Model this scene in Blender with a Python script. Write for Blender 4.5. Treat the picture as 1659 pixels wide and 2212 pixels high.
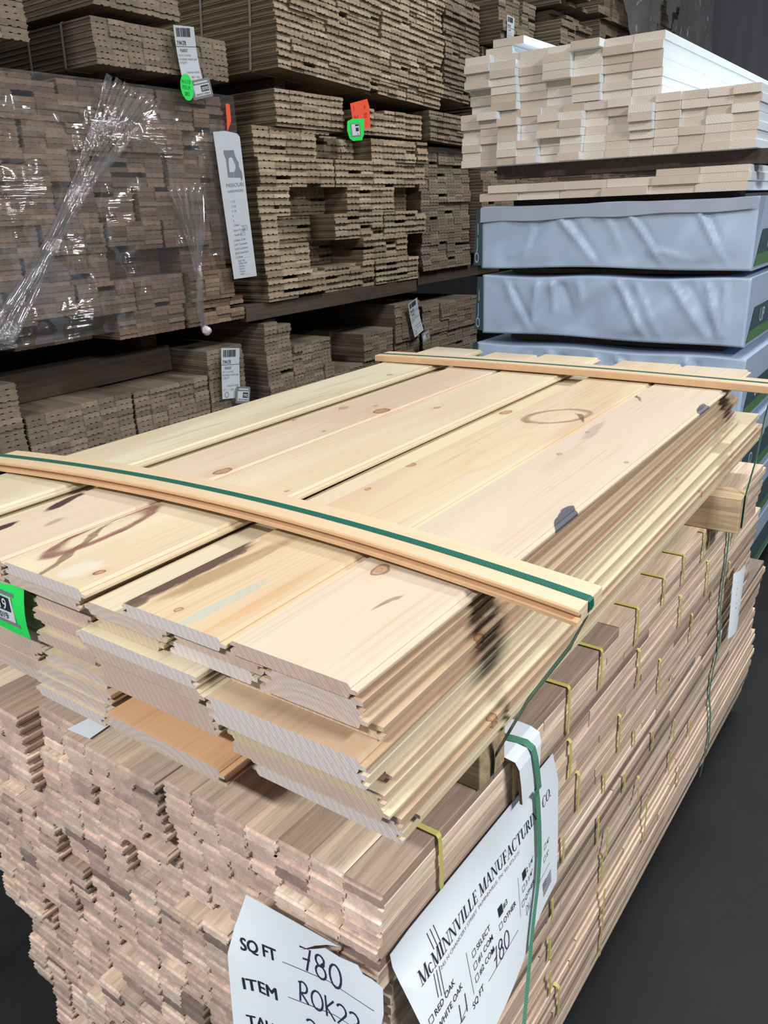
import bpy, bmesh, math, random
from mathutils import Vector, Matrix
from mathutils import noise as mnoise

for o in list(bpy.data.objects): bpy.data.objects.remove(o)
scene = bpy.context.scene
C = scene.collection

# ------------------------------------------------------------------ camera, world, lamps, exposure
cam_d = bpy.data.cameras.new('camera'); cam = bpy.data.objects.new('camera', cam_d); C.objects.link(cam)
cam_d.sensor_fit = 'VERTICAL'; cam_d.sensor_height = 24.0; cam_d.lens = 1709.65 / 2212 * 24.0
cam_d.clip_start = 0.02
right = Vector((0.82002908, 0.57108924, -0.03754176))
up = -Vector((0.17411467, -0.31142245, -0.93418421))
back = -Vector((-0.5451939, 0.75952165, -0.35481048))
cam.matrix_world = Matrix(((right.x, up.x, back.x, 0), (right.y, up.y, back.y, 0), (right.z, up.z, back.z, 1.817), (0, 0, 0, 1)))
scene.camera = cam

scene.view_settings.view_transform = 'Standard'
scene.view_settings.look = 'None'
scene.view_settings.gamma = 1.0
scene.view_settings.use_curve_mapping = False
scene.view_settings.exposure = 0.25

world = bpy.data.worlds.new('warehouse_air'); scene.world = world; world.use_nodes = True
world.node_tree.nodes['Background'].inputs[0].default_value = (0.86, 0.93, 1.0, 1)
world.node_tree.nodes['Background'].inputs[1].default_value = 0.30

def lamp(name, loc, size, power, col=(1.0, 0.985, 0.96), aim=None):
    d = bpy.data.lights.new(name, 'AREA'); d.shape = 'RECTANGLE'; d.size, d.size_y = size; d.energy = power; d.color = col
    o = bpy.data.objects.new(name, d); C.objects.link(o); o.location = loc
    if aim is not None:
        o.rotation_euler = (Vector(aim) - Vector(loc)).to_track_quat('-Z', 'Y').to_euler()
    return o
lamp('ceiling_or_fill_lamp', (-0.6, -2.7, 4.6), (1.3, 0.35), 250)
lamp('ceiling_or_fill_lamp', (0.0, 4.9, 5.2), (1.6, 0.4), 155)
lamp('ceiling_or_fill_lamp', (2.5, 0.9, 4.0), (0.35, 1.3), 205)  # unseen fill lamp added to brighten the pine's right-hand faces

# ------------------------------------------------------------------ helpers
def tag(o, label=None, cat=None, group=None, kind=None):
    if label: o['label'] = label
    if cat: o['category'] = cat
    if group: o['group'] = group
    if kind: o['kind'] = kind
    return o
def empty(name, loc=(0, 0, 0), rot=(0, 0, 0)):
    o = bpy.data.objects.new(name, None); o.empty_display_size = 0.05
    C.objects.link(o); o.location = loc; o.rotation_euler = rot
    return o
def link(name, me, parent=None, loc=(0, 0, 0), rot=(0, 0, 0)):
    o = bpy.data.objects.new(name, me); C.objects.link(o)
    o.location = loc; o.rotation_euler = rot
    if parent is not None: o.parent = parent
    return o
class MB:
    """collects shapes into one mesh"""
    def __init__(s): s.v = []; s.f = []; s.m = []
    def add(s, vs, fs, mi=0):
        b = len(s.v); s.v += [tuple(v) for v in vs]
        for i, f in enumerate(fs):
            s.f.append([b + k for k in f]); s.m.append(mi[i] if isinstance(mi, (list, tuple)) else mi)
    def box(s, x0, x1, y0, y1, z0, z1, mi=0):
        v = [(x0, y0, z0), (x1, y0, z0), (x1, y1, z0), (x0, y1, z0), (x0, y0, z1), (x1, y0, z1), (x1, y1, z1), (x0, y1, z1)]
        s.add(v, [(0, 3, 2, 1), (4, 5, 6, 7), (0, 1, 5, 4), (1, 2, 6, 5), (2, 3, 7, 6), (3, 0, 4, 7)], mi)
    def prism(s, prof, y0, y1, dx=0, dz=0, end_m=1, side_m=0, skew=0.0):
        n = len(prof)
        vs = [(x + dx, y0, z + dz) for x, z in prof] + [(x + dx + skew, y1, z + dz) for x, z in prof]
        fs = [(i, i + n, (i + 1) % n + n, (i + 1) % n) for i in range(n)]
        fs.append(tuple(range(n))); fs.append(tuple(range(2 * n - 1, n - 1, -1)))
        s.add(vs, fs, [side_m] * n + [end_m, end_m])
    def strip(s, prof, y0, y1, dx=0, dz=0, skew=0.0, zc=.0137, setb=.0045):
        """end-matched strip: the upper part of its near end is set back behind the tongue"""
        n = len(prof); yb = y0 + setb
        vs = [(x + dx, yb, z + dz) for x, z in prof] + [(x + dx + skew, y1, z + dz) for x, z in prof]
        fs = [(i, i + n, (i + 1) % n + n, (i + 1) % n) for i in range(n)]
        fs += [tuple(range(n)), tuple(range(2 * n - 1, n - 1, -1))]
        low = [i for i, (x, z) in enumerate(prof) if z <= zc]; k = next(j for j in range(len(low)) if (low[j] - 1) % n not in low)
        run = low[k:] + low[:k]; m = len(run); b0 = len(vs)
        vs += [(prof[i][0] + dx, y0, prof[i][1] + dz) for i in run]
        fs += [(b0 + j, run[j], run[(j + 1) % m], b0 + (j + 1) % m) for j in range(m)] + [tuple(b0 + j for j in range(m))]
        s.add(vs, fs, [0] * n + [1, 1] + [1] * m + [1])
    def tube(s, pts, r, n=8, mi=0):
        rings = []; pts = [Vector(p) for p in pts]
        rr = r if isinstance(r, (list, tuple)) else [r] * len(pts)
        for i, p in enumerate(pts):
            t = (pts[min(i + 1, len(pts) - 1)] - pts[max(i - 1, 0)]).normalized()
            a = t.orthogonal().normalized() if i == 0 else (a - t * a.dot(t)).normalized()
            b = t.cross(a)
            rings.append([p + (a * math.cos(2 * math.pi * k / n) + b * math.sin(2 * math.pi * k / n)) * rr[i] for k in range(n)])
        vs = [v for q in rings for v in q]
        fs = [(i * n + k, i * n + (k + 1) % n, (i + 1) * n + (k + 1) % n, (i + 1) * n + k) for i in range(len(rings) - 1) for k in range(n)]
        fs += [tuple(range(n - 1, -1, -1)), tuple((len(rings) - 1) * n + k for k in range(n))]
        s.add(vs, fs, mi)
    def ribbon(s, pts, wv, th, mi=0):
        """flat band: wv = half-width vector(s), th = thickness"""
        pts = [Vector(p) for p in pts]; n = len(pts)
        wvs = [Vector(w) for w in wv] if isinstance(wv[0], (tuple, list, Vector)) else [Vector(wv)] * n
        vs = []
        for i, p in enumerate(pts):
            t = (pts[min(i + 1, n - 1)] - pts[max(i - 1, 0)]).normalized()
            nn = wvs[i].cross(t).normalized() * (th / 2)
            vs += [p - wvs[i] - nn, p + wvs[i] - nn, p + wvs[i] + nn, p - wvs[i] + nn]
        fs = []
        for i in range(n - 1):
            for k in range(4):
                fs.append((4 * i + k, 4 * i + (k + 1) % 4, 4 * i + 4 + (k + 1) % 4, 4 * i + 4 + k))
        fs += [(3, 2, 1, 0), (4 * n - 4, 4 * n - 3, 4 * n - 2, 4 * n - 1)]
        s.add(vs, fs, mi)
    def mesh(s, name, mats, smooth=False):
        me = bpy.data.meshes.new(name); me.from_pydata(s.v, [], s.f)
        for m in mats: me.materials.append(m)
        me.polygons.foreach_set('material_index', s.m)
        if smooth: me.polygons.foreach_set('use_smooth', [True] * len(me.polygons))
        bm = bmesh.new(); bm.from_mesh(me); bmesh.ops.recalc_face_normals(bm, faces=bm.faces); bm.to_mesh(me); bm.free()
        me.update(); return me
    def build(s, name, mats, parent=None, loc=(0, 0, 0), rot=(0, 0, 0), smooth=False, bevel=0):
        o = link(name, s.mesh(name, mats if isinstance(mats, (list, tuple)) else [mats], smooth), parent, loc, rot)
        if bevel:
            b = o.modifiers.new('bevel', 'BEVEL'); b.width = bevel; b.segments = 2; b.limit_method = 'ANGLE'
        return o
ORD = lambda n: f"{n}{'th' if 10 <= n % 100 <= 20 else {1: 'st', 2: 'nd', 3: 'rd'}.get(n % 10, 'th')}"
WORDS = ['first', 'second', 'third', 'fourth', 'fifth', 'sixth', 'seventh', 'eighth', 'ninth', 'tenth', 'eleventh', 'twelfth', 'thirteenth', 'fourteenth', 'fifteenth', 'sixteenth', 'seventeenth', 'eighteenth', 'nineteenth', 'twentieth']
W = lambda n: WORDS[n - 1] if n <= 20 else ORD(n)

# ------------------------------------------------------------------ materials
class NT:
    def __init__(s, name):
        s.m = bpy.data.materials.new(name); s.m.use_nodes = True; s.t = s.m.node_tree; s.t.nodes.clear()
        s.out = s.n('ShaderNodeOutputMaterial')
    def n(s, typ, **kw):
        q = s.t.nodes.new(typ)
        for k, v in kw.items(): setattr(q, k, v)
        return q
    def put(s, sock, v):
        if isinstance(v, bpy.types.NodeSocket): s.t.links.new(v, sock)
        elif v is not None:
            try: sock.default_value = v
            except Exception: sock.default_value = (*v, 1) if len(v) == 3 else v[:3]
    def math(s, op, a, b=None, c=None, clamp=False):
        q = s.n('ShaderNodeMath', operation=op); q.use_clamp = clamp
        s.put(q.inputs[0], a)
        if b is not None: s.put(q.inputs[1], b)
        if c is not None: s.put(q.inputs[2], c)
        return q.outputs[0]
    def vmath(s, op, a, b=None):
        q = s.n('ShaderNodeVectorMath', operation=op); s.put(q.inputs[0], a)
        if b is not None: s.put(q.inputs[1], b)
        return q.outputs['Value'] if op in ('LENGTH', 'DOT_PRODUCT', 'DISTANCE') else q.outputs[0]
    def noise(s, vec, scale, detail=3, rough=0.55, dist=0.0):
        q = s.n('ShaderNodeTexNoise'); s.put(q.inputs['Vector'], vec); q.inputs['Scale'].default_value = scale
        q.inputs['Detail'].default_value = detail; q.inputs['Roughness'].default_value = rough; q.inputs['Distortion'].default_value = dist
        return q.outputs['Fac']
    def mix(s, f, a, b, mode='MIX'):
        q = s.n('ShaderNodeMix', data_type='RGBA', blend_type=mode); q.clamp_factor = True
        s.put(q.inputs[0], f)
        s.put(q.inputs[6], (*a, 1) if isinstance(a, tuple) else a); s.put(q.inputs[7], (*b, 1) if isinstance(b, tuple) else b)
        return q.outputs[2]
    def ramp(s, f, stops):
        q = s.n('ShaderNodeValToRGB'); s.put(q.inputs[0], f); e = q.color_ramp.elements
        while len(e) < len(stops): e.new(0.5)
        for k, (p, c) in zip(e, stops): k.position = p; k.color = (*c, 1) if len(c) == 3 else c
        return q.outputs[0]
    def sstep(s, v, a, b):
        q = s.n('ShaderNodeMapRange', interpolation_type='SMOOTHSTEP'); s.put(q.inputs[0], v)
        q.inputs[1].default_value = a; q.inputs[2].default_value = b; return q.outputs[0]
    def bsdf(s, col, rough=0.6, bump=None, bstr=0.3, bdist=0.002, **kw):
        b = s.n('ShaderNodeBsdfPrincipled'); s.put(b.inputs['Base Color'], (*col, 1) if isinstance(col, tuple) else col)
        s.put(b.inputs['Roughness'], rough)
        for k, v in kw.items(): s.put(b.inputs[k.replace('_', ' ')], v)
        if bump is not None:
            q = s.n('ShaderNodeBump'); q.inputs['Strength'].default_value = bstr; q.inputs['Distance'].default_value = bdist
            s.put(q.inputs['Height'], bump); s.t.links.new(q.outputs[0], b.inputs['Normal'])
        s.t.links.new(b.outputs[0], s.out.inputs[0]); return s.m
    def obj(s): return s.n('ShaderNodeTexCoord').outputs['Object']
    def rnd(s):
        a = s.n('ShaderNodeObjectInfo').outputs['Random']; b = s.n('ShaderNodeNewGeometry').outputs['Random Per Island']
        return s.math('FRACT', s.math('ADD', a, b))
    def shift(s, vec, r, k=37.0):
        q = s.n('ShaderNodeCombineXYZ'); s.put(q.inputs[0], s.math('MULTIPLY', r, k)); s.put(q.inputs[1], s.math('MULTIPLY', r, k * 1.7)); s.put(q.inputs[2], s.math('MULTIPLY', r, k * 0.6))
        return s.vmath('ADD', vec, q.outputs[0])
    def sc(s, vec, v): return s.vmath('MULTIPLY', vec, v)

def plain(name, col, rough=0.6, nz=0.0, scale=20, **kw):
    t = NT(name)
    if nz:
        f = t.noise(t.obj(), scale, 4)
        c = t.mix(f, tuple(x * (1 - nz) for x in col), tuple(min(1, x * (1 + nz)) for x in col)); return t.bsdf(c, rough, **kw)
    return t.bsdf(col, rough, **kw)

def plank(name, tones, rough=0.65, grain=0.35, end=False, tint=None):
    """strip wood; tones = colour per piece, grain runs along local Y"""
    t = NT(name); r = t.rnd(); p = t.shift(t.obj(), r)
    n = len(tones)
    base = t.ramp(r, [((i + 0.5) / n, c) for i, c in enumerate(tones)])
    r2 = t.math('FRACT', t.math('MULTIPLY', r, 7.31))
    if end:
        a = t.noise(t.sc(p, (1, 0.2, 1)), 45, 3); b = t.noise(t.sc(p, (1, 0.2, 3)), 260, 2)
        saw = t.n('ShaderNodeTexWave', wave_type='BANDS', bands_direction='DIAGONAL'); t.put(saw.inputs[0], t.sc(p, (1, 0, 0.6))); saw.inputs['Scale'].default_value = 60; saw.inputs['Distortion'].default_value = 1.5
        g = t.math('ADD', t.math('MULTIPLY', a, 0.6), t.math('ADD', t.math('MULTIPLY', b, 0.3), t.math('MULTIPLY', saw.outputs['Fac'], 0.05)))
    else:
        a = t.noise(t.sc(p, (1, 0.045, 1)), 70, 4, 0.6); b = t.noise(t.sc(p, (1, 0.02, 1)), 420, 2)
        g = t.math('ADD', t.math('MULTIPLY', a, 0.65), t.math('MULTIPLY', b, 0.35))
    g = t.sstep(g, 0.3, 0.72)
    v = t.math('ADD', 1.0 - grain, t.math('MULTIPLY', g, 2 * grain))
    v = t.math('MULTIPLY', v, t.math('ADD', 0.82, t.math('MULTIPLY', r2, 0.36)))
    q = t.n('ShaderNodeVectorMath', operation='SCALE'); t.put(q.inputs[0], base); t.put(q.inputs[3], v)
    return t.bsdf(q.outputs[0], rough, bump=g, bstr=0.25, bdist=0.0008)

OAK = [(0.259, 0.196, 0.154), (0.516, 0.38, 0.289), (0.638, 0.493, 0.385), (0.725, 0.563, 0.441), (0.586, 0.454, 0.345), (0.465, 0.362, 0.289), (0.725, 0.595, 0.466), (0.672, 0.512, 0.393)]
OAKE = [(0.29, 0.216, 0.183), (0.66, 0.509, 0.421), (0.6, 0.451, 0.365), (0.68, 0.518, 0.43), (0.73, 0.586, 0.486), (0.62, 0.47, 0.393), (0.52, 0.394, 0.337), (0.74, 0.614, 0.514), (0.66, 0.499, 0.411)]
m_oak = plank('oak_face', OAK, .6, .33); m_oak_e = plank('oak_end_grain', OAKE, .75, .22, end=True)
FL = [(.13, .098, .068), (.16, .122, .085), (.185, .142, .10), (.145, .11, .078), (.21, .165, .118), (.155, .118, .084)]  # face and end tones darkened to stand for dimmer light across the aisle
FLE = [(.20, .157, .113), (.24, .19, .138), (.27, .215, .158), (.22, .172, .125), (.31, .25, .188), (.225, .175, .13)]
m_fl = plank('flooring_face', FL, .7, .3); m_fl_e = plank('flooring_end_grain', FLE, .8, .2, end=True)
FP = [(0.158, 0.106, 0.069), (0.189, 0.129, 0.084), (0.215, 0.149, 0.096), (0.173, 0.12, 0.077)]  # same wood as elsewhere, its dim lighting put into darker tones
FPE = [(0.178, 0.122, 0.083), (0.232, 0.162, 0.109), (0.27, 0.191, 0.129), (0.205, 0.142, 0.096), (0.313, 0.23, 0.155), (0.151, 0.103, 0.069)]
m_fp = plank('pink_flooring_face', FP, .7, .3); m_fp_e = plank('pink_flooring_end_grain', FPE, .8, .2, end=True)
FY = [(0.192, 0.144, 0.09), (0.234, 0.18, 0.115), (0.264, 0.204, 0.132), (0.21, 0.158, 0.101)]  # tan wood, also toned down for the weaker light on this row
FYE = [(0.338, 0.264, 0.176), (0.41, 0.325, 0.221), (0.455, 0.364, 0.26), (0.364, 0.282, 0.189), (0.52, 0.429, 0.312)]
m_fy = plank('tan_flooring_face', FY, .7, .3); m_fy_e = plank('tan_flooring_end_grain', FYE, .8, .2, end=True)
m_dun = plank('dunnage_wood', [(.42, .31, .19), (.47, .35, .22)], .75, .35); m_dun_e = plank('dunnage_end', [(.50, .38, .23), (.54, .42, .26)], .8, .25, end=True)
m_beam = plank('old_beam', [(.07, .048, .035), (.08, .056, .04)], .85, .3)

def pine(name, base, seed, knots=(), marks=(), grain=.2, yellow=(.64, .56, .38), split=None):
    """knotty pine face; knots = (x, y, radius, strength) and marks = (x, y, sx, sy, colour, strength, angle) in board coordinates"""
    t = NT(name); p0 = t.obj(); p = t.vmath('ADD', p0, (seed * 3.17, seed * 5.3, seed * 1.9))
    warp = t.noise(t.sc(p, (1, 0.25, 1)), 9, 2)
    lines = t.n('ShaderNodeTexWave', wave_type='BANDS', bands_direction='X'); t.put(lines.inputs[0], t.sc(p, (1, 0.05, 1)))
    lines.inputs['Scale'].default_value = 24; lines.inputs['Distortion'].default_value = 16; lines.inputs['Detail'].default_value = 2; lines.inputs['Detail Scale'].default_value = 0.6
    fine = t.noise(t.sc(p, (1, 0.02, 1)), 300, 2)
    big = t.noise(t.sc(p, (1, 0.12, 1)), 8, 2)
    col = t.mix(t.sstep(big, .38, .66), base, yellow)
    if split:  # pale sapwood beside pink heartwood
        xx = t.n('ShaderNodeSeparateXYZ'); t.put(xx.inputs[0], p0)
        e = t.math('ADD', xx.outputs[0], t.math('MULTIPLY', t.math('SUBTRACT', t.noise(t.sc(p0, (0.2, .25, 1)), 6, 2), .5), .05))
        col = t.mix(t.sstep(e, split[0] - .004, split[0] + .004), col, split[1])
    stk = t.noise(t.sc(p, (1, .025, 1)), 75, 3, .6); col = t.mix(t.math('MULTIPLY', t.sstep(stk, .58, .74), .42), col, tuple(c * k for c, k in zip(base, (.78, .66, .52))))
    dark = tuple(c * k for c, k in zip(base, (.72, .60, .48)))
    g = t.math('ADD', t.math('MULTIPLY', t.sstep(lines.outputs['Fac'], .5, 1.0), t.math('MULTIPLY', t.sstep(t.noise(t.sc(p, (1, .15, 1)), 11, 2), .4, .65), grain)), t.math('MULTIPLY', t.sstep(fine, .5, .8), grain * .7))
    col = t.mix(g, col, dark)
    wob = t.n('ShaderNodeTexNoise'); t.put(wob.inputs['Vector'], t.sc(p, (1, .4, 1))); wob.inputs['Scale'].default_value = 28; wob.inputs['Detail'].default_value = 3
    wv = t.vmath('MULTIPLY', t.vmath('SUBTRACT', wob.outputs['Color'], (.5, .5, .5)), (.02, .03, 0))
    pw = t.vmath('ADD', p0, wv)
    for (kx, ky, kr, ks) in knots:
        d = t.vmath('LENGTH', t.vmath('MULTIPLY', t.vmath('SUBTRACT', pw, (kx, ky, 0)), (1, .62, 0)))
        halo = t.math('SUBTRACT', 1, t.sstep(d, kr * .6, kr * 3.2)); col = t.mix(t.math('MULTIPLY', halo, .35 * ks), col, (.55, .33, .17))
        rg = t.math('MULTIPLY', t.math('SINE', t.math('MULTIPLY', d, 1200)), .5); core = t.math('SUBTRACT', 1, t.sstep(d, kr * .82, kr * 1.08))
        kc = t.mix(t.math('ADD', rg, .5), (.30, .15, .065), (.42, .24, .12)); col = t.mix(t.math('MULTIPLY', core, .8 * ks), col, kc)
        rim = t.math('MULTIPLY', t.sstep(d, kr * .75, kr * .95), t.math('SUBTRACT', 1, t.sstep(d, kr * .98, kr * 1.2))); col = t.mix(t.math('MULTIPLY', rim, .85 * ks), col, (.12, .055, .03))
    for (mx, my, sx, sy, mc, ms, an, ring) in marks:
        q = t.n('ShaderNodeVectorRotate', rotation_type='Z_AXIS'); t.put(q.inputs['Vector'], t.vmath('SUBTRACT', pw, (mx, my, 0))); q.inputs['Angle'].default_value = an
        d = t.vmath('LENGTH', t.vmath('MULTIPLY', q.outputs[0], (1 / sx, 1 / sy, 0)))
        br = t.noise(t.sc(p, (1, .15, 1)), 60, 4, .7)
        if ring == -1:
            f = t.math('MULTIPLY', t.math('SUBTRACT', 1, t.sstep(d, .9, 1.0)), 1.2)
        elif ring:
            f = t.math('MULTIPLY', t.sstep(d, 1 - ring, 1 - ring * .3), t.math('SUBTRACT', 1, t.sstep(d, 1.0, 1.0 + ring * .4)))
        else:
            f = t.math('SUBTRACT', 1, t.sstep(t.math('ADD', d, t.math('MULTIPLY', t.math('SUBTRACT', br, .5), .9)), .6, 1.0))
        f = t.math('MULTIPLY', f, t.math('ADD', .45, br)); col = t.mix(t.math('MULTIPLY', f, ms, clamp=True), col, mc)
    return t.bsdf(col, .5, bump=fine, bstr=.12, bdist=.0005)
def pine_end(name, base, seed):
    t = NT(name); p = t.vmath('ADD', t.obj(), (seed * 1.3, 0, seed * .7))
    ang = t.n('ShaderNodeVectorRotate', rotation_type='Y_AXIS'); t.put(ang.inputs['Vector'], p); ang.inputs['Angle'].default_value = .75
    saw = t.n('ShaderNodeTexWave', wave_type='BANDS', bands_direction='X'); t.put(saw.inputs[0], ang.outputs[0]); saw.inputs['Scale'].default_value = 70; saw.inputs['Distortion'].default_value = .7
    rg = t.n('ShaderNodeTexWave', wave_type='RINGS', rings_direction='Y'); t.put(rg.inputs[0], t.vmath('ADD', p, (0, 0, .09))); rg.inputs['Scale'].default_value = 30; rg.inputs['Distortion'].default_value = 2
    sp = t.noise(p, 14, 3)
    f = t.math('ADD', t.math('MULTIPLY', saw.outputs['Fac'], .35), t.math('MULTIPLY', rg.outputs['Fac'], .3))
    col = t.mix(f, base, tuple(c * k for c, k in zip(base, (.66, .58, .55))))
    col = t.mix(t.sstep(sp, .58, .75), col, tuple(c * k for c, k in zip(base, (.8, .74, .72))))
    return t.bsdf(col, .75, bump=saw.outputs['Fac'], bstr=.2, bdist=.0006)

m_sticker = pine('clear_pine', (.72, .50, .27), 4.4, grain=.10, yellow=(.72, .52, .30)); m_sticker_e = pine_end('clear_pine_end', (.74, .60, .42), 3)
PB = [(0.614, 0.493, 0.372), (0.595, 0.512, 0.372), (0.632, 0.539, 0.4), (0.558, 0.428, 0.307), (0.614, 0.53, 0.4)]
pine_gen = [pine(f'pine_stock_{"abcde"[i]}', PB[i], i * 1.7 + .3, knots=[(.03, .5 + .2 * i, .009, .8), (-.05, 1.3 - .1 * i, .012, .9), (.09, .25 + .3 * i, .008, .9)]) for i in range(5)]
PBR = [(.46, .33, .22), (.52, .39, .27), (.42, .29, .19)]
pine_brown = [pine(f'pine_brown_{"abc"[i]}', PBR[i], 9.1 + i * 1.9, yellow=(.52, .40, .27), grain=.2, knots=[(.117, .22 + .37 * i, .006, .9), (.118, 1.25 - .3 * i, .005, .8)]) for i in range(3)]
pine_ends = [pine_end(f'pine_saw_cut_{"abcd"[i]}', c, i * 2.3) for i, c in enumerate([(.66, .56, .50), (.64, .50, .42), (.72, .66, .64), (.66, .55, .38)])]
m_orange = pine('orange_pine', (.66, .40, .22), 8.8, yellow=(.66, .42, .24), grain=.2)

m_green = None
def strapping(name, c):
    t = NT(name); w = t.n('ShaderNodeTexWave', wave_type='BANDS', bands_direction='DIAGONAL'); t.put(w.inputs[0], t.obj()); w.inputs['Scale'].default_value = 130
    return t.bsdf(t.mix(w.outputs['Fac'], tuple(x * .75 for x in c), c), .35, bump=w.outputs['Fac'], bstr=.4, bdist=.0006)
m_green = strapping('green_strapping', (.006, .125, .09)); m_green2 = strapping('pale_green_strapping', (.10, .30, .205))
m_yellow = plain('yellow_band_plastic', (.60, .55, .17), .4, .12, 60); m_grey_band = plain('grey_band_plastic', (.33, .30, .27), .5)
m_paper = plain('white_paper', (.77, .84, .92), .55, .02, 8); m_card = plain('printed_card', (.60, .65, .70), .5, .02, 8)
m_ink = plain('printing_ink', (.02, .022, .03), .6); m_ink2 = plain('faded_ink', (.22, .23, .27), .6); m_pen = plain('marker_ink', (.035, .03, .09), .5)
m_neon_g = plain('neon_green_card', (.03, .82, .13), .5); m_neon_o = plain('neon_orange_card', (.95, .11, .05), .5)
m_grey_lab = plain('grey_label', (.22, .24, .26), .4); m_white_lab = plain('white_label', (.66, .70, .74), .5)
m_corr = plain('torn_corrugated_edge', (.16, .095, .055), .9, .3, 200)
m_primed = plain('white_primer', (.80, .87, .92), .45, .03, 15)
WE = [(.62, .53, .45), (.68, .59, .51), (.73, .65, .57), (.64, .54, .45), (.52, .43, .34), (.76, .69, .62)]
def end_rings(name):
    t = NT(name); r = t.rnd(); p = t.shift(t.obj(), r, 1.3)
    ctr = t.n('ShaderNodeCombineXYZ'); t.put(ctr.inputs[0], t.math('SUBTRACT', t.math('MULTIPLY', r, -.12), -.02)); t.put(ctr.inputs[2], t.math('SUBTRACT', t.math('MULTIPLY', t.math('FRACT', t.math('MULTIPLY', r, 9.7)), .14), .08)); q0 = t.vmath('ADD', t.obj(), ctr.outputs[0])
    rg = t.n('ShaderNodeTexWave', wave_type='RINGS', rings_direction='Y'); t.put(rg.inputs[0], q0); rg.inputs['Scale'].default_value = 36; rg.inputs['Distortion'].default_value = 1.2
    base = t.ramp(r, [((i + .5) / 6, c) for i, c in enumerate(WE)])
    c = t.mix(t.math('MULTIPLY', t.sstep(rg.outputs['Fac'], .4, 1), .22), base, (.42, .34, .27))
    return t.bsdf(c, .8)
m_primed_e = end_rings('trim_end_grain')

def floor_mat():
    t = NT('dark_concrete'); p = t.obj()
    a = t.noise(p, 2.2, 6, .65); b = t.noise(t.sc(p, (1, .5, 1)), 14, 5, .7); c = t.noise(p, 160, 2)
    col = t.ramp(t.math('ADD', t.math('MULTIPLY', a, .5), t.math('MULTIPLY', b, .5)), [(.3, (.009, .010, .0108)), (.55, (.0155, .0172, .0182)), (.75, (.027, .029, .031))])
    scr = t.noise(t.sc(p, (1, 5, 1)), 5, 8, .8, 1.5); col = t.mix(t.math('MULTIPLY', t.sstep(scr, .66, .74), .3), col, (.15, .16, .17))
    return t.bsdf(col, t.math('ADD', .62, t.math('MULTIPLY', b, .3)), bump=c, bstr=.15, bdist=.001, Specular_IOR_Level=.25)
def wrap_mat(name, c, rough=.4):
    t = NT(name); p = t.obj(); a = t.noise(p, 7, 5, .6); w = t.noise(t.sc(p, (.6, 1, 1.6)), 24, 3)
    st = t.noise(t.sc(p, (1, 1, .8)), 9, 6, .75); col = t.mix(t.math('MULTIPLY', t.sstep(st, .66, .74), .3), c, (.22, .25, .32))
    return t.bsdf(t.mix(t.math('MULTIPLY', a, .35), col, tuple(x * .82 for x in c)), rough, bump=w, bstr=.05, bdist=.004)
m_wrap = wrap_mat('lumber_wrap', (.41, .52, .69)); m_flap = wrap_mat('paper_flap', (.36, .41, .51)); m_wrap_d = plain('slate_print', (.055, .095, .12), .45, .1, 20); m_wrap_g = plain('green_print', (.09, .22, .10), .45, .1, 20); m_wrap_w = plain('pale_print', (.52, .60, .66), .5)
def film_mat(name, tint, base_fac, diff, bscale, stretch, bstr=.9, bdist=.004):
    t = NT(name); p = t.obj(); n = t.noise(t.sc(p, stretch), bscale, 3, .6)
    n2 = t.noise(t.sc(p, (stretch[0] * .5, stretch[1], stretch[2] * .5)), bscale * .4, 3)
    bp = t.n('ShaderNodeBump'); bp.inputs['Strength'].default_value = bstr; bp.inputs['Distance'].default_value = bdist; t.put(bp.inputs['Height'], t.math('MULTIPLY', t.math('ADD', n, n2), t.sstep(t.noise(p, 4.5, 2), .50, .66)))
    tr = t.n('ShaderNodeBsdfTransparent'); tr.inputs[0].default_value = (*tint, 1)
    gl = t.n('ShaderNodeBsdfGlossy'); gl.inputs['Roughness'].default_value = .09; gl.inputs[0].default_value = (1, 1, 1, 1); t.t.links.new(bp.outputs[0], gl.inputs['Normal'])
    df = t.n('ShaderNodeBsdfDiffuse'); df.inputs[0].default_value = (.74, .72, .71, 1)
    m1 = t.n('ShaderNodeMixShader'); m1.inputs[0].default_value = diff; t.t.links.new(tr.outputs[0], m1.inputs[1]); t.t.links.new(df.outputs[0], m1.inputs[2])
    m2 = t.n('ShaderNodeMixShader'); m2.inputs[0].default_value = base_fac; t.t.links.new(m1.outputs[0], m2.inputs[1]); t.t.links.new(gl.outputs[0], m2.inputs[2])
    t.t.links.new(m2.outputs[0], t.out.inputs[0]); return t.m
m_film = film_mat('stretch_film', (.95, .94, .96), .13, .055, 26, (.05, 1, 2.6), 1.0, .0165)
m_film_v = film_mat('bunched_film', (.95, .95, .96), .14, .055, 40, (3, 3, .3), 1.0, .010)
m_film_d = film_mat('smoky_film', (.55, .56, .58), .34, .26, 7, (1, 1, 1), 1.0, .03)

# ------------------------------------------------------------------ the setting
mb = MB(); mb.box(-7, 6, -5, 12, -.1, 0); tag(mb.build('floor', floor_mat()), kind='structure')
def wall_mat():
    t = NT('grey_wall_panel'); p = t.obj(); w = t.n('ShaderNodeTexWave', wave_type='BANDS', bands_direction='X'); t.put(w.inputs[0], p); w.inputs['Scale'].default_value = 1.6
    return t.bsdf(t.mix(t.noise(p, 1.5, 4), (.20, .203, .215), (.25, .253, .265)), .6, bump=w.outputs['Fac'], bstr=.3, bdist=.02)
mb = MB(); mb.box(-7, 6, 12, 12.1, 0, 7); tag(mb.build('wall_back', wall_mat()), kind='structure')
mb = MB(); mb.box(-7.1, -7, -5, 12, 0, 7); tag(mb.build('wall_left', wall_mat()), kind='structure')
mb = MB(); mb.box(6, 6.1, -5, 12, 0, 7); tag(mb.build('wall_right', wall_mat()), kind='structure')

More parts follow.
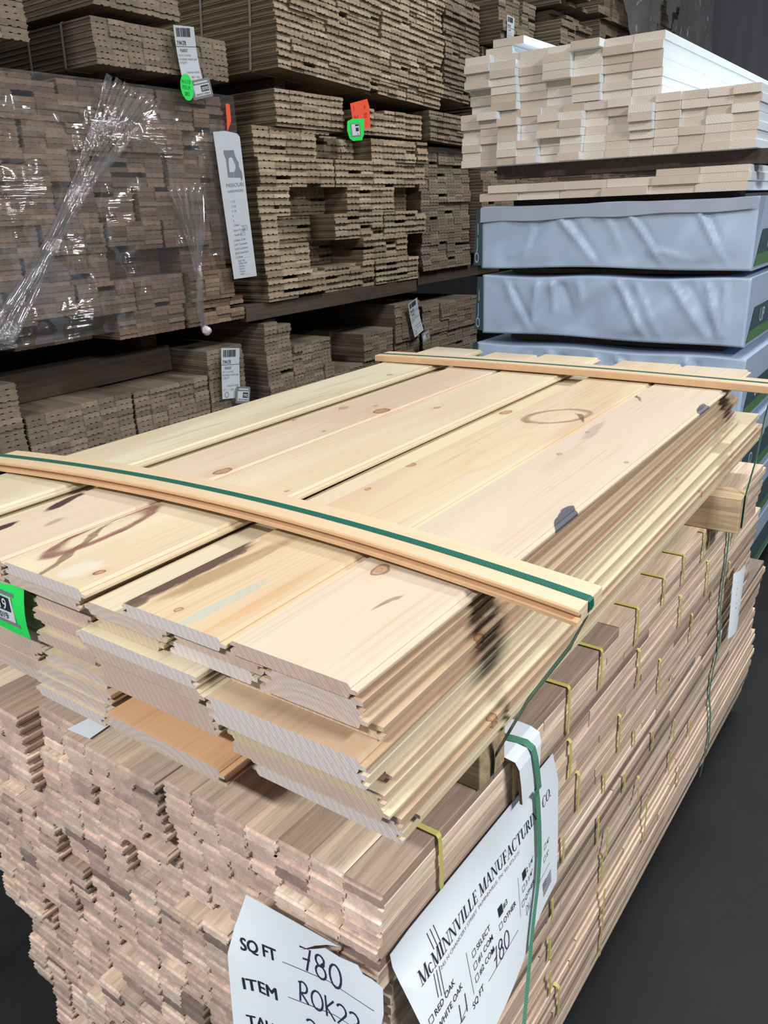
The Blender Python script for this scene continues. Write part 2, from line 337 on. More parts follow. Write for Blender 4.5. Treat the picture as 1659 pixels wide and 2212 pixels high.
# ------------------------------------------------------------------ wood pieces
def strip_profile(w, t, simple=False, nd=.0035):
    h = w / 2; tg = min(.0048, w * .08)
    if simple:
        return [(-h + .002, 0), (-w * .22, 0), (-w * .2, nd), (-w * .1, nd), (-w * .08, 0), (w * .08, 0), (w * .1, nd), (w * .2, nd), (w * .22, 0), (h - tg, 0), (h - tg, t * .35), (h, t * .38), (h, t * .62), (h - tg, t * .65), (h - tg - .001, t), (-h + .001, t), (-h, t * .62), (-h + tg * .8, t * .6), (-h + tg * .8, t * .36), (-h, t * .34)]
    return [(-h + .001, 0), (-w / 6 - .006, 0), (-w / 6 - .004, .0013), (-w / 6 + .004, .0013), (-w / 6 + .006, 0), (w / 6 - .006, 0), (w / 6 - .004, .0013), (w / 6 + .004, .0013), (w / 6 + .006, 0),
            (h - tg, 0), (h - tg, .006), (h - .0006, .0066), (h, .0075), (h, .0115), (h - .0006, .0122), (h - tg, .013), (h - tg, .0136), (h - tg, t - .001), (h - tg - .001, t), (-h + .001, t), (-h, t - .001), (-h, .0136), (-h, .013), (-h + .0045, .0122), (-h + .0045, .0066), (-h, .006), (-h, .001)]

# ------------------------------------------------------------------ front oak pack
rng = random.Random(7)
OX, OY, OZ = -.447, .585, 1.035          # near right top corner
SK = .024                                # the pack is turned slightly
RH = .01955; PW = .057; NC = 18; NR = 48
tier_edges = []; r = 0
while r < NR:
    n = rng.choice([4, 4, 5]); tier_edges.append((r, min(NR, r + n))); r += n
strips = []; rx = {}
for ti, (r0, r1) in enumerate(tier_edges):
    off = rng.randrange(0, 4); groups = {}
    for rr in range(r0, r1):
        for c in range(NC):
            if rr > 31 and c >= 17 or rr > 39 and c >= 16: continue
            gk = (c + off) // 4
            if gk not in groups:
                groups[gk] = (rng.uniform(-.014, .016), rng.uniform(-.003, .003))
            gy, gx = groups[gk]
            if ti <= 1 and c >= 13: gy = -.030 + .004 * ti
            if ti == 0 and c < 4: gy = .0
            dy = gy + rng.uniform(-.0045, .0045)
            q = rng.random()
            if c > 0 and rr > 2:
                if q < .025: dy += rng.uniform(.05, .2)
                elif q < .06: dy += rng.uniform(.012, .03)
                elif q < .085: dy -= rng.uniform(.006, .012)
            if c == 0 and rr == 0: dy = .0
            gxx = gx + (rng.uniform(-.0015, .0015) if c else 0)
            if c == 0:
                gxx += .012 * math.sin(rr * .35) * (rr / 48) + rng.uniform(-.0006, .0008)
                rx[rr] = OX + gxx
            strips.append((rr, c, OX - c * PW + gxx, OY + dy, OZ - (rr + 1) * RH))
segs = []
for (rr, c, xr, y0, z0) in strips:
    L = 2.02 + (.22 if rr > 20 else 0.0) + rng.uniform(-.03, .04) - max(0, y0 - OY)
    if c == 0:
        cuts = sorted(rng.uniform(.35, L - .3) for _ in range(rng.choice([1, 2, 2])))
        if len(cuts) == 2 and cuts[1] - cuts[0] < .3: cuts = cuts[:1]
        e = [0] + cuts + [L]
        for i in range(len(e) - 1):
            segs.append((rr, c, xr + rng.uniform(-.001, .001), y0 + e[i] + (.0015 if i else 0), y0 + e[i + 1] - .0015, z0, i, len(e) - 1))
    else:
        segs.append((rr, c, xr, y0, y0 + L, z0, 0, 1))
def strip_area(s):
    rr, c, xr, ya, yb, z, i, n = s
    d = Vector((xr, ya, z)) - Vector((0, 0, 1.817)); dist2 = d.length_squared
    a = PW * RH / dist2 if i == 0 else 0
    if c == 0: a += (yb - ya) * RH / (Vector((xr, (ya + yb) / 2, z)) - Vector((0, 0, 1.817))).length_squared * .5
    if rr == 0: a += .08 * PW / dist2
    if z < .62 and c < 6 and i == 0: a *= .3
    return -a
segs.sort(key=strip_area)
prof57 = strip_profile(.0616, .0179)
hr = .0616 / 2 - .0016
full = strip_profile(.0616, .0192)
prof57r = sorted([p for p in full if -.0188 < p[0] < .02 and p[1] < .003]) + [(hr - .0012, 0), (hr, .001), (hr, .0130), (hr, .0136), (hr, .0182), (hr - .0012, .0192)] + [p for p in full if p[0] < -.02 and p[1] > .0005] + [(-.0616 / 2 + .001, 0)]
stuff = MB(); oak_empty = None
lab_used = set()
for k, (rr, c, xr, ya, yb, z, i, n) in enumerate(segs):
    L = yb - ya; sag = .012 * (rr / 48) if c == 0 else 0
    if k < 300:
        mbb = MB(); (mbb.strip if i == 0 else mbb.prism)(prof57r if c == 0 else prof57, 0, L, skew=SK * L)
        o = mbb.build('oak_strip', [m_oak, m_oak_e], loc=(xr - .0616 / 2 + SK * (ya - OY), ya, z))
        if c == 0:
            where = ['near', 'middle', 'far'][i if n == 3 else (0 if i == 0 else 2)] if n > 1 else 'whole'
            lab = f"{where} oak strip on the lower pack's right side, {W(rr + 1)} layer from the top"
        elif rr == 0:
            lab = f"oak strip in the lower pack's top layer, {W(c + 1)} from the near right corner"
        else:
            lab = f"oak strip end in the lower pack's front face, {W(c + 1)} from right corner, {W(rr + 1)} layer down"
        tag(o, lab, 'oak strip', 'oak strips of the lower pack')
    else:
        (stuff.strip if i == 0 else stuff.prism)(prof57r if c == 0 else prof57, ya, yb, dx=xr - .0616 / 2 + SK * (ya - OY), dz=z, skew=SK * L)
tag(stuff.build('oak_strips', [m_oak, m_oak_e]), 'remaining oak flooring strips filling the large lower pack under the pine', 'oak strips', kind='stuff')
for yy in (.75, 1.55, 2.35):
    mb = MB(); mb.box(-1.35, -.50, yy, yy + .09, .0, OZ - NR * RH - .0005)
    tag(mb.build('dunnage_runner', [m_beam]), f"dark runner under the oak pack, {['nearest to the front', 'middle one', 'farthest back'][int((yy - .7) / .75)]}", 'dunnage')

# yellow bands (image reading turned into depth along the pack, height range, row it caps)
def rside(y, z):
    rr = min(NR - 1, max(0, int((OZ - z) / RH))); return rx.get(rr, OX) + SK * (y - OY)
BANDS = [(.710, 1.037, .942, .045), (.922, 1.037, .94, .062), (1.128, 1.037, .937, .066), (1.275, 1.037, .95, .053), (1.47, 1.037, .95, .055), (1.637, 1.037, .97, .055), (1.78, 1.037, .96, .05), (1.992, 1.037, .975, .04)]
import itertools
def ray(px, py):
    d = right * ((px - 829.5) / 1709.65) - up * ((py - 1106) / 1709.65) - back
    return d
def on_side(px, py):
    y = 1.0
    for _ in range(12):
        x = OX + SK * (y - OY) + .004; d = ray(px, py); t = x / d.x; y = d.y * t
    return y, 1.817 + d.z * t
SIDE = [(1378, 1409, 1379, 1479, 1), (1426, 1430, 1425, 1494, 1), (1452, 1457, 1453, 1469, 0), (1339, 1551, 1339, 1621, 1), (1455, 1557, 1454, 1597, 1), (1492, 1557, 1493, 1588, 0), (1230, 1603, 1230, 1679, 1),
        (1251, 1673, 1249, 1753, 1), (1372, 1574, 1370, 1613, 0), (1404, 1576, 1403, 1617, 0), (1306, 1671, 1306, 1712, 0), (1341, 1669, 1343, 1706, 0), (1372, 1683, 1374, 1726, 1), (1447, 1625, 1450, 1662, 0),
        (1461, 1654, 1460, 1695, 0), (1387, 1722, 1393, 1805, 0), (1499, 1642, 1500, 1704, 0), (1284, 1763, 1284, 1823, 0), (1306, 1786, 1304, 1848, 0), (1218, 1801, 1212, 1866, 0), (1302, 1852, 1302, 1906, 1),
        (1294, 1922, 1292, 2054, 0), (1185, 1939, 1185, 1988, 0), (1189, 2027, 1191, 2075, 0), (1185, 2101, 1187, 2149, 0), (1197, 2132, 1199, 2186, 1), (1383, 1871, 1381, 1910, 0), (1450, 1718, 1443, 1807, 0),
        (1520, 1152, 1521, 1208, 1), (1584, 1140, 1585, 1174, 0), (1557, 1107, 1557, 1147, 1), (1528, 1218, 1527, 1282, 1), (1574, 1220, 1574, 1272, 1), (1471, 1290, 1467, 1353, 1), (1538, 1275, 1538, 1299, 0), (1494, 1333, 1495, 1380, 1), (1588, 1282, 1590, 1330, 0)]
bands = list(BANDS)
for (a, b, c_, d_, tick) in SIDE:
    y1, z1 = on_side(a, b); y2, z2 = on_side(c_, d_)
    if z2 > .13: bands.append((.5 * (y1 + y2), z1, z2, .012 * tick))
bands.sort()
for i, (y, z1, z2, top) in enumerate(bands):
    mb = MB(); pts = []
    xs = max(rside(y, z1 - .004 - k * (z1 - z2) / 8) for k in range(9)) + .0038
    if top: pts.append((xs - top, y, z1 + .0012))
    if top: pts.append((xs - .003, y, z1 + .0008))
    pts += [(xs, y + .0005, z1 - .004), (xs + .0005, y + .003, .5 * (z1 + z2)), (xs, y + .004, z2)]
    mb.ribbon(pts, (0, .0044, 0), .0008)
    tag(mb.build('bundle_band', m_yellow), f"yellow plastic band on the oak pack's right side, {W(i + 1)} counting from the near corner", 'band', 'yellow bands on the lower pack')

# ------------------------------------------------------------------ pine stack
ZT = 1.357
def pine_profile(w, flip):
    h = w / 2; t = .0187; f = .0055
    p = [(-h + .001, 0), (h - .013, 0), (h - .0105, .004), (h - .0105, .0065), (h - .0005, .007), (h, .008), (h, .0112), (h - .0005, .0122), (h - .0085, .0128), (h - .0085, .0145), (h - .0125, t), (-h + .0045, t), (-h, .0142), (-h, .0125), (-h + .009, .0122), (-h + .009, .007), (-h, .0066), (-h, .001)]
    if flip: p = [(-x, t - z) for x, z in p][::1]
    return p
prng = random.Random(21)
def board(x0, x1, y0, L, layer, mats, label, flip=False, skew=0.0, group='pine boards of the upper stack'):
    w = x1 - x0; mb = MB(); mb.prism(pine_profile(w, flip), 0, L, skew=skew)
    o = mb.build('pine_board', mats, loc=((x0 + x1) / 2, y0, ZT - .01915 * (layer + 1)))
    return tag(o, label, 'board', group)
def fl(cx, y0, feats):  # world feature positions -> board coordinates
    return [(x - cx, y - y0, *r) for (x, y, *r) in feats]
cE, cD, cC, cB, cA = -.532, -.722, -.9865, -1.180, -1.405
pinkish = (.72, .53, .35)
mE = pine('pine_pale_wane', (.575, .475, .37), 1.1, fl(cE, .552, [(-.581, .80, .011, .8), (-.587, 1.42, .005, .7), (-.455, 1.43, .004, .8), (-.60, 1.60, .004, .8)]),
          fl(cE, .552, [(-.438, 1.105, .019, .058, (.085, .085, .105), .95, -.30, -1), (-.440, 1.93, .016, .05, (.10, .10, .12), .95, -.1, -1), (-.622, 1.98, .007, .075, (.12, .08, .06), .9, -.5, 0), (-.592, 1.62, .014, .10, (.30, .22, .17), .5, -.1, 0), (-.57, 1.40, .02, .12, (.45, .33, .24), .3, 0, 0), (-.52, .72, .004, .03, (.2, .12, .07), .7, .2, 0)]), yellow=(.585, .505, .39))
mD = pine('pine_bark_edge', (.56, .42, .27), 2.2, fl(cD, .548, [(-.80, .745, .006, .9), (-.796, 1.07, .004, .9), (-.808, 1.22, .008, .9), (-.735, .57, .004, .8)]),
          fl(cD, .548, [(-.812, .66, .026, .15, (.10, .062, .045), 1.3, .02, 0), (-.77, .70, .02, .16, (.30, .18, .09), .7, .05, 0), (-.80, .55, .014, .03, (.11, .07, .05), 1.0, 0, 0), (-.70, .60, .011, .13, (.40, .44, .38), .8, .02, 0), (-.712, 1.70, .055, .09, (.26, .14, .06), .8, .5, .25), (-.66, 1.71, .008, .05, (.14, .07, .03), .9, -.5, 0), (-.66, .64, .012, .12, (.55, .33, .15), .6, 0, 0), (-.695, 1.38, .03, .16, (.58, .42, .20), .4, 0, .3)]), yellow=(.62, .51, .35))
mC = pine('pine_purple_swirl', (.60, .485, .33), 3.3, fl(cC, .543, [(-.922, .588, .0055, 1), (-.92, .988, .003, 1), (-1.009, 1.651, .006, .8)]),
          fl(cC, .543, [(-1.055, .70, .03, .115, (.22, .10, .08), 1.0, -.12, .42), (-1.03, .63, .007, .15, (.20, .11, .07), .9, -.42, 0), (-1.09, .58, .014, .06, (.24, .12, .10), .7, -.2, 0), (-.955, .585, .028, .04, (.66, .66, .62), .45, 0, 0)]), yellow=(.66, .57, .40))
mB = pine('pine_pink_knots', (.58, .45, .335), 4.6, fl(cB, .545, [(-1.125, 1.556, .015, 1), (-1.231, 1.543, .009, .7), (-1.122, 1.014, .013, .9), (-1.17, 1.60, .004, 1), (-1.13, 1.34, .003, 1)]),
          fl(cB, .545, [(-1.245, .75, .012, .06, (.055, .035, .03), 1.2, -.3, 0), (-1.225, .62, .010, .035, (.05, .035, .03), 1.2, -.2, 0), (-1.17, .68, .008, .03, (.3, .2, .14), .6, -.3, 0)]), yellow=(.62, .515, .385))
mA = pine('pine_grey_streak', (.56, .48, .33), 5.7, fl(cA, .6, [(-1.36, 1.95, .008, .7)]),
          fl(cA, .6, [(-1.40, 1.2, .008, .16, (.36, .33, .25), .5, .03, 0), (-1.36, 1.55, .006, .14, (.34, .31, .24), .6, -.03, 0), (-1.42, 1.8, .01, .2, (.42, .38, .28), .45, .02, 0)]), yellow=(.65, .59, .43))
e0, e1, e2, e3 = pine_ends
board(-.626, -.440, .552, 1.88, 0, [mE, e1], 'pale pine top board at the stack\'s right edge with a dark blue notch')
board(-.818, -.629, .548, 1.89, 0, [mD, e2], 'pine top board with a dark bark strip along its left edge')
board(-1.083, -.890, .543, 1.91, 0, [mC, e2], 'pine top board with a purple oval swirl near its front end')
board(-1.254, -1.0868, .545, 1.88, 0, [mB, e1], 'pinkish pine top board with a large round knot near the rear')
board(-1.50, -1.308, .60, 1.85, 0, [mA, e3], 'yellowish pine top board at the far left with grey streaks')
LAY = {1: ([(-.576, -.436, .556), (-.732, -.580, .556), (-.905, -.736, .549), (-1.092, -.909, .545), (-1.28, -1.096, .545), (-1.49, -1.284, .6)]),
       2: ([(-.588, -.432, .557), (-.745, -.592, .558), (-.885, -.749, .550), (-1.07, -.889, .566), (-1.28, -1.083, .556), (-1.49, -1.284, .6)])}
rights = {3: -.424, 4: -.420, 5: -.420, 6: -.417, 7: -.416, 8: -.410, 9: -.405, 10: -.406, 11: -.416}
fr = {3: (.574, .535, .566), 4: (.536, .536, .560), 5: (.538, .575, .568), 6: (.575, .551, .556), 7: (.558, .552, .575), 8: (.560, .598, .562), 9: (.572, .600, .556), 10: (.612, .541, .552), 11: (.592, .553, .548)}
for L in range(3, 12):
    rgt = rights[L]; a, b, c = fr[L]
    off = prng.uniform(-.006, .006); w1 = .241
    LAY[L] = [(rgt - w1, rgt, a), (rgt - 2 * w1 - .005 + off, rgt - w1 - .005 + off, b), (-1.062 + off * .5 + (.0 if L < 9 else -.02), rgt - 2 * w1 - .010 + off, c), (-1.30, -1.075 + (-.005 if L % 2 else .004) - (.02 if L >= 9 else 0), .575 if L < 7 else .57), (-1.50, -1.305, .60)]
colnames = ['right-hand column', 'second column from the right', 'third column from the right', 'fourth column from the right', 'fifth column from the right', 'leftmost column']
for L in sorted(LAY):
    for ci, (xa, xb, y) in enumerate(LAY[L]):
        ln = prng.uniform(1.84, 1.92); sk = -.02 if L < 7 else .004
        if L < 7: ln -= .10 + .03 * (L % 3)
        else: ln += .03
        mat = m_orange if (ci == 1 and L in (10, 11)) else pine_gen[prng.randrange(5)]
        en = e2 if (ci, L) in ((0, 4), (0, 5), (1, 2), (1, 3), (2, 11), (0, 11)) else pine_ends[prng.choice([0, 1, 1, 3, 0])]
        if ci == 0 and L in (1, 2, 3, 4, 9): mat = pine_brown[(L * 2) % 3]
        board(xa, xb, y + prng.uniform(-.002, .002), ln, L, [mat, en], f"pine board in the {colnames[ci]}, {W(L + 1)} layer down", flip=(L % 2 == 1), skew=sk)

# dunnage under the pine
for (xa, xb, ya, yb, lab) in ((-1.45, -.436, .815, .893, 'rough timber bearer under the near end of the pine stack'), (-1.45, -.343, 1.975, 2.06, 'square timber bearer jutting out under the far end of the pine stack')):
    mb = MB(); h = ZT - .01915 * 12 - OZ
    mb.box(-(yb - ya) / 2, (yb - ya) / 2, 0, xb - xa, 0.0005, h - .0005, 0)
    me_o = mb.build('timber_bearer', [m_dun], loc=(xb, (ya + yb) / 2, OZ), rot=(0, 0, math.pi / 2), bevel=.002)
    tag(me_o, lab, 'timber bearer')

# stickers on top, each with its strap
def sticker(name, xa, xb, yf, w, bow, sweep, twist, label, t=.0195, groove=True):
    N = 24; mb = MB()
    if groove: prof = [(0, 0), (w, 0), (w, t), (0.002, t), (0, t - .002), (0, .0135), (.008, .0128), (.008, .0068), (-.004, .006), (-.004, .001)]
    else: prof = [(0, .0015), (.0015, 0), (w, 0), (w, t), (.002, t), (0, t - .002)]
    n = len(prof); vs = []
    def frame(s):
        x = xa + (xb - xa) * s; k = 1 - (2 * s - 1) ** 2
        return x, yf + sweep * k + twist * s, ZT + .0006 + bow * k
    for i in range(N + 1):
        x, y, z = frame(i / N); vs += [(x, y + a, z + b) for a, b in prof]
    fs = [(i * n + k, i * n + (k + 1) % n, (i + 1) * n + (k + 1) % n, (i + 1) * n + k) for i in range(N) for k in range(n)]
    ms = [2 if prof[k][0] < .009 and prof[(k + 1) % n][0] < .009 else 0 for i in range(N) for k in range(n)]; fs += [tuple(range(n - 1, -1, -1)), tuple(N * n + k for k in range(n))]; ms += [1, 1]
    mb.add(vs, fs, ms)
    o = mb.build(name, [m_sticker_x, m_sticker_e, m_sticker_edge]); tag(o, label, 'board'); return frame
# grain along X for the stickers
def sticker_mat():
    t = NT('clear_pine_lengthwise'); p = t.obj()
    a = t.noise(t.sc(p, (.04, 1, 1)), 120, 3); b = t.noise(t.sc(p, (.3, 1, 1)), 6, 2)
    col = t.mix(t.sstep(b, .35, .65), (.62, .475, .305), (.64, .51, .355)); col = t.mix(t.math('MULTIPLY', t.sstep(a, .5, .75), .22), col, (.56, .34, .16))
    k = t.noise(t.sc(p, (.5, 1, 1)), 26, 2); col = t.mix(t.math('MULTIPLY', t.sstep(k, .74, .79), .7), col, (.30, .16, .08))
    return t.bsdf(col, .5)
m_sticker_x = sticker_mat(); m_sticker_edge = plain('orange_edge_grain', (.60, .385, .215), .55, .12, 30)
fr1 = sticker('tie_board', -1.56, -.294, .787, .075, .010, .042, .0, 'clear pine cross board strapped over the near end of the pine stack')
fr2 = sticker('tie_board', -1.53, -.340, 2.115, .085, .004, .01, .012, 'clear pine cross board strapped over the far end of the pine stack', groove=False)
def tie_strap(fr, w, yoff, xa, xb, drop, label, mat, zup=.0205):
    mb = MB(); pts = []
    for i in range(21):
        s = i / 20; x, y, z = fr(s); pts.append((x, y + yoff, z + zup))
    x, y, z = fr(1.0); pts[-1] = (x - .002, y + yoff, z + zup)
    pts += [(x + .0015, y + yoff, z + zup - .002), (x + .0022, y + yoff, z + zup - .012)]
    pts += drop
    x0, y0, z0 = fr(0.0)
    pts = [(x0 - .0022, y0 + yoff, z0 - .25), (x0 - .0022, y0 + yoff, z0 + zup - .012), (x0 - .0015, y0 + yoff, z0 + zup - .002)] + pts
    ws = [(0, w / 2, 0)] * len(pts)
    for k in range(len(drop)): ws[-1 - k] = (.39 * w / 2, -.92 * w / 2, 0)
    mb.ribbon(pts, ws, .0009)
    tag(mb.build('plastic_strap', mat), label, 'strap')
tie_strap(fr1, .0135, .036, 0, 0, [(-.3165, .826, 1.305), (-.375, .834, 1.20), (-.4315, .853, 1.075), (-.4335, .853, 1.0385)], 'dark green strap over the near cross board, slanting down to the bearer', m_green)
tie_strap(fr2, .011, .036, 0, 0, [(-.3402, 2.128, 1.30), (-.3405, 2.085, 1.20), (-.3408, 2.01, 1.128), (-.3410, 2.01, 1.04)], 'thin green strap over the far cross board, dropping to the far bearer', m_green)

# ------------------------------------------------------------------ lettering
def text_mesh(body, size, bold=0.0):
    cu = bpy.data.curves.new('lettering', 'FONT'); cu.body = body; cu.size = size; cu.offset = bold * size; cu.resolution_u = 3
    ob = bpy.data.objects.new('lettering', cu); C.objects.link(ob)
    dg = bpy.context.evaluated_depsgraph_get(); me = bpy.data.meshes.new_from_object(ob.evaluated_get(dg))
    vs = [tuple(v.co) for v in me.vertices]; fs = [tuple(p.vertices) for p in me.polygons]
    bpy.data.objects.remove(ob); bpy.data.meshes.remove(me); bpy.data.curves.remove(cu); return vs, fs
SER = {}
def q(x0, y0, x1, y1): return [(x0, y0), (x1, y0), (x1, y1), (x0, y1)]
def dg(x0, y0, x1, y1, w): return [(x0 - w / 2, y0), (x0 + w / 2, y0), (x1 + w / 2, y1), (x1 - w / 2, y1)]
def sf(x, y, w=.30): return q(x - w / 2, y, x + w / 2, y + .045)
def arc(cx, cy, rx_, ry_, a0, a1, thick=.15, thin=.045, n=18):
    out = []
    for i in range(n):
        A = math.radians(a0 + (a1 - a0) * i / n); B = math.radians(a0 + (a1 - a0) * (i + 1) / n)
        wa = thin + (thick - thin) * abs(math.cos(A)) ** 1.5; wb = thin + (thick - thin) * abs(math.cos(B)) ** 1.5
        o1 = (cx + rx_ * math.cos(A), cy + ry_ * math.sin(A)); o2 = (cx + rx_ * math.cos(B), cy + ry_ * math.sin(B))
        i1 = (cx + (rx_ - wa) * math.cos(A), cy + (ry_ - min(wa, .06)) * math.sin(A)); i2 = (cx + (rx_ - wb) * math.cos(B), cy + (ry_ - min(wb, .06)) * math.sin(B))
        out.append([i1, o1, o2, i2])
    return out
TOP = .955
SER['M'] = (1.02, [q(.12, 0, .165, 1), dg(.46, 0, .17, 1, .15), dg(.50, 0, .82, 1, .05), q(.80, 0, .95, 1), sf(.14, 0), sf(.875, 0), sf(.12, TOP, .24), sf(.88, TOP, .26)])
SER['c'] = (.60, arc(.30, .33, .26, .34, 40, 320, .13, .045))
SER['I'] = (.42, [q(.13, 0, .28, 1), sf(.205, 0), sf(.205, TOP)])
SER['N'] = (.92, [q(.12, 0, .165, 1), dg(.74, 0, .18, 1, .15), q(.75, 0, .795, 1), sf(.14, 0), sf(.14, TOP, .24), sf(.77, TOP)])
SER['V'] = (.84, [dg(.42, 0, .14, 1, .15), dg(.44, 0, .70, 1, .05), sf(.15, TOP), sf(.70, TOP)])
SER['L'] = (.70, [q(.13, 0, .28, 1), sf(.205, TOP), q(.07, 0, .62, .05), q(.58, 0, .62, .24)])
SER['E'] = (.72, [q(.13, 0, .28, 1), q(.07, 0, .62, .05), q(.07, .95, .60, 1), q(.28, .48, .50, .53), q(.58, 0, .62, .24), q(.56, .78, .60, 1), q(.46, .40, .50, .61)])
SER['A'] = (.84, [dg(.14, 0, .42, 1, .05), dg(.70, 0, .42, 1, .15), q(.22, .32, .60, .37), sf(.13, 0, .26), sf(.70, 0)])
SER['U'] = (.88, [q(.12, .3, .27, 1), q(.70, .3, .745, 1), sf(.195, TOP), sf(.72, TOP)] + arc(.4325, .32, .3125, .32, 180, 360, .14, .05))
SER['F'] = (.66, [q(.13, 0, .28, 1), q(.07, .95, .60, 1), q(.28, .48, .50, .53), q(.56, .74, .60, 1), q(.46, .40, .50, .61), sf(.205, 0, .32)])
SER['C'] = (.82, arc(.43, .5, .38, .52, 50, 310) + [q(.68, .72, .72, .98), q(.70, .06, .73, .3)])
SER['T'] = (.76, [q(.30, 0, .45, 1), q(.03, .95, .72, 1), q(.03, .74, .07, 1), q(.68, .74, .72, 1), sf(.375, 0, .32)])
SER['R'] = (.84, [q(.13, 0, .28, 1), sf(.205, 0, .32), q(.07, .95, .42, 1), q(.28, .47, .42, .52), dg(.74, 0, .42, .5, .14), q(.68, 0, .84, .045)] + arc(.40, .735, .24, .265, -90, 90, .14, .05))
SER['G'] = (.88, arc(.43, .5, .38, .52, 50, 320) + [q(.64, .05, .78, .42), q(.56, .40, .86, .445), q(.68, .72, .72, .98)])
SER['O'] = (.92, arc(.46, .5, .41, .52, 0, 360, .15, .05, 28))
SER['.'] = (.28, [q(.08, 0, .20, .12)])
SER[' '] = (.34, [])
def serif_line(body, x, y, size, width):
    adv = sum(SER[c][0] for c in body); kx = width / adv; vs = []; fs = []
    for c in body:
        for poly in SER[c][1]:
            b = len(vs); vs += [(x + px * kx, y + py * size, 0) for px, py in poly]; fs.append(tuple(range(b, b + len(poly))))
        x += SER[c][0] * kx
    return vs, fs
def stroke_mesh(polys, w):
    """pen strokes: ribbons of width w along polylines"""
    vs = []; fs = []
    for pl in polys:
        P_ = [Vector((a, b)) for a, b in pl]; b0 = len(vs)
        for i, p in enumerate(P_):
            t = (P_[min(i + 1, len(P_) - 1)] - P_[max(i - 1, 0)]); t = t.normalized() if t.length else Vector((1, 0)); nn = Vector((-t.y, t.x)) * w / 2
            vs += [(p.x - nn.x, p.y - nn.y, 0), (p.x + nn.x, p.y + nn.y, 0)]
        for i in range(len(P_) - 1): fs.append((b0 + 2 * i, b0 + 2 * i + 1, b0 + 2 * i + 3, b0 + 2 * i + 2))
    return vs, fs
def circ(cx, cy, rx_, ry_, a0=0, a1=360, n=14): return [(cx + rx_ * math.cos(math.radians(a0 + (a1 - a0) * i / n)), cy + ry_ * math.sin(math.radians(a0 + (a1 - a0) * i / n))) for i in range(n + 1)]
HAND = {'7': [[(.05, .9), (.55, .95), (.3, .0)], [(.15, .45), (.5, .5)]], '8': [circ(.3, .72, .2, .23) + circ(.3, .25, .24, .26, 90, 450)], '0': [circ(.32, .45, .27, .45, 60, 420)],
        'R': [[(.1, 0), (.15, .9)], [(.05, .85)] + circ(.25, .68, .25, .25, 90, -90, 8) + [(.12, .45), (.55, 0)]], 'O': [circ(.33, .42, .3, .42)], 'K': [[(.1, .9), (.15, 0)], [(.55, .85), (.15, .4), (.6, .0)]],
        '2': [circ(.28, .68, .25, .24, 160, -40, 8) + [(.05, .02), (.6, .06)]], '3': [circ(.25, .7, .25, .24, 150, -80, 8) + circ(.25, .22, .28, .26, 80, -150, 8)], 'D': [[(.1, 0), (.12, .9)], circ(.1, .45, .45, .45, 90, -90)],
        'L': [[(.1, .95), (.05, .05), (.5, .0)]], 'I': [[(.2, .95), (.15, 0)]], 'W': [[(.0, .9), (.15, 0), (.3, .6), (.45, 0), (.65, .95)]], 'M': [[(.0, 0), (.1, .9), (.3, .3), (.5, .9), (.6, 0)]], '5': [[(.5, .95), (.12, .95), (.1, .55)] + circ(.25, .3, .26, .3, 110, -140, 8)],
        '/': [[(0, 0), (.4, .9)]], '-': [[(0, .45), (.4, .45)]], '9': [circ(.28, .68, .22, .25) + [(.5, .68), (.42, 0)]], '1': [[(.2, .95), (.2, 0)]], '4': [[(.4, 0), (.42, .95), (.02, .3), (.6, .3)]]}
def hand(body, x, y, size, w=None, slant=.12):
    polys = []
    for c in body:
        if c in HAND:
            for pl in HAND[c]: polys.append([(x + (px + slant * py) * size * .9, y + py * size) for px, py in pl])
        x += size * (.62 if c != ' ' else .4)
    return stroke_mesh(polys, w or size * .09)
def frame_lines(x, y, w, h, t):  # an empty tick box
    return stroke_mesh([[(x, y), (x + w, y)], [(x + w, y), (x + w, y + h)], [(x + w, y + h), (x, y + h)], [(x, y + h), (x, y)]], t)
def rect(x0, y0, x1, y1): return [(x0, y0, 0), (x1, y0, 0), (x1, y1, 0), (x0, y1, 0)], [(0, 1, 2, 3)]
def moved(vf, x, y, rot=0.0):
    c, s = math.cos(rot), math.sin(rot); return [(x + a * c - b * s, y + a * s + b * c, 0) for a, b, _ in vf[0]], vf[1]
def T(body, x, y, size, bold=0.0, rot=0.0, width=None):
    vs, fs = text_mesh(body, size, bold)
    if width and vs:
        k = width / max(1e-6, max(v[0] for v in vs)); vs = [(v[0] * k, v[1], 0) for v in vs]
    return moved((vs, fs), x, y, rot)
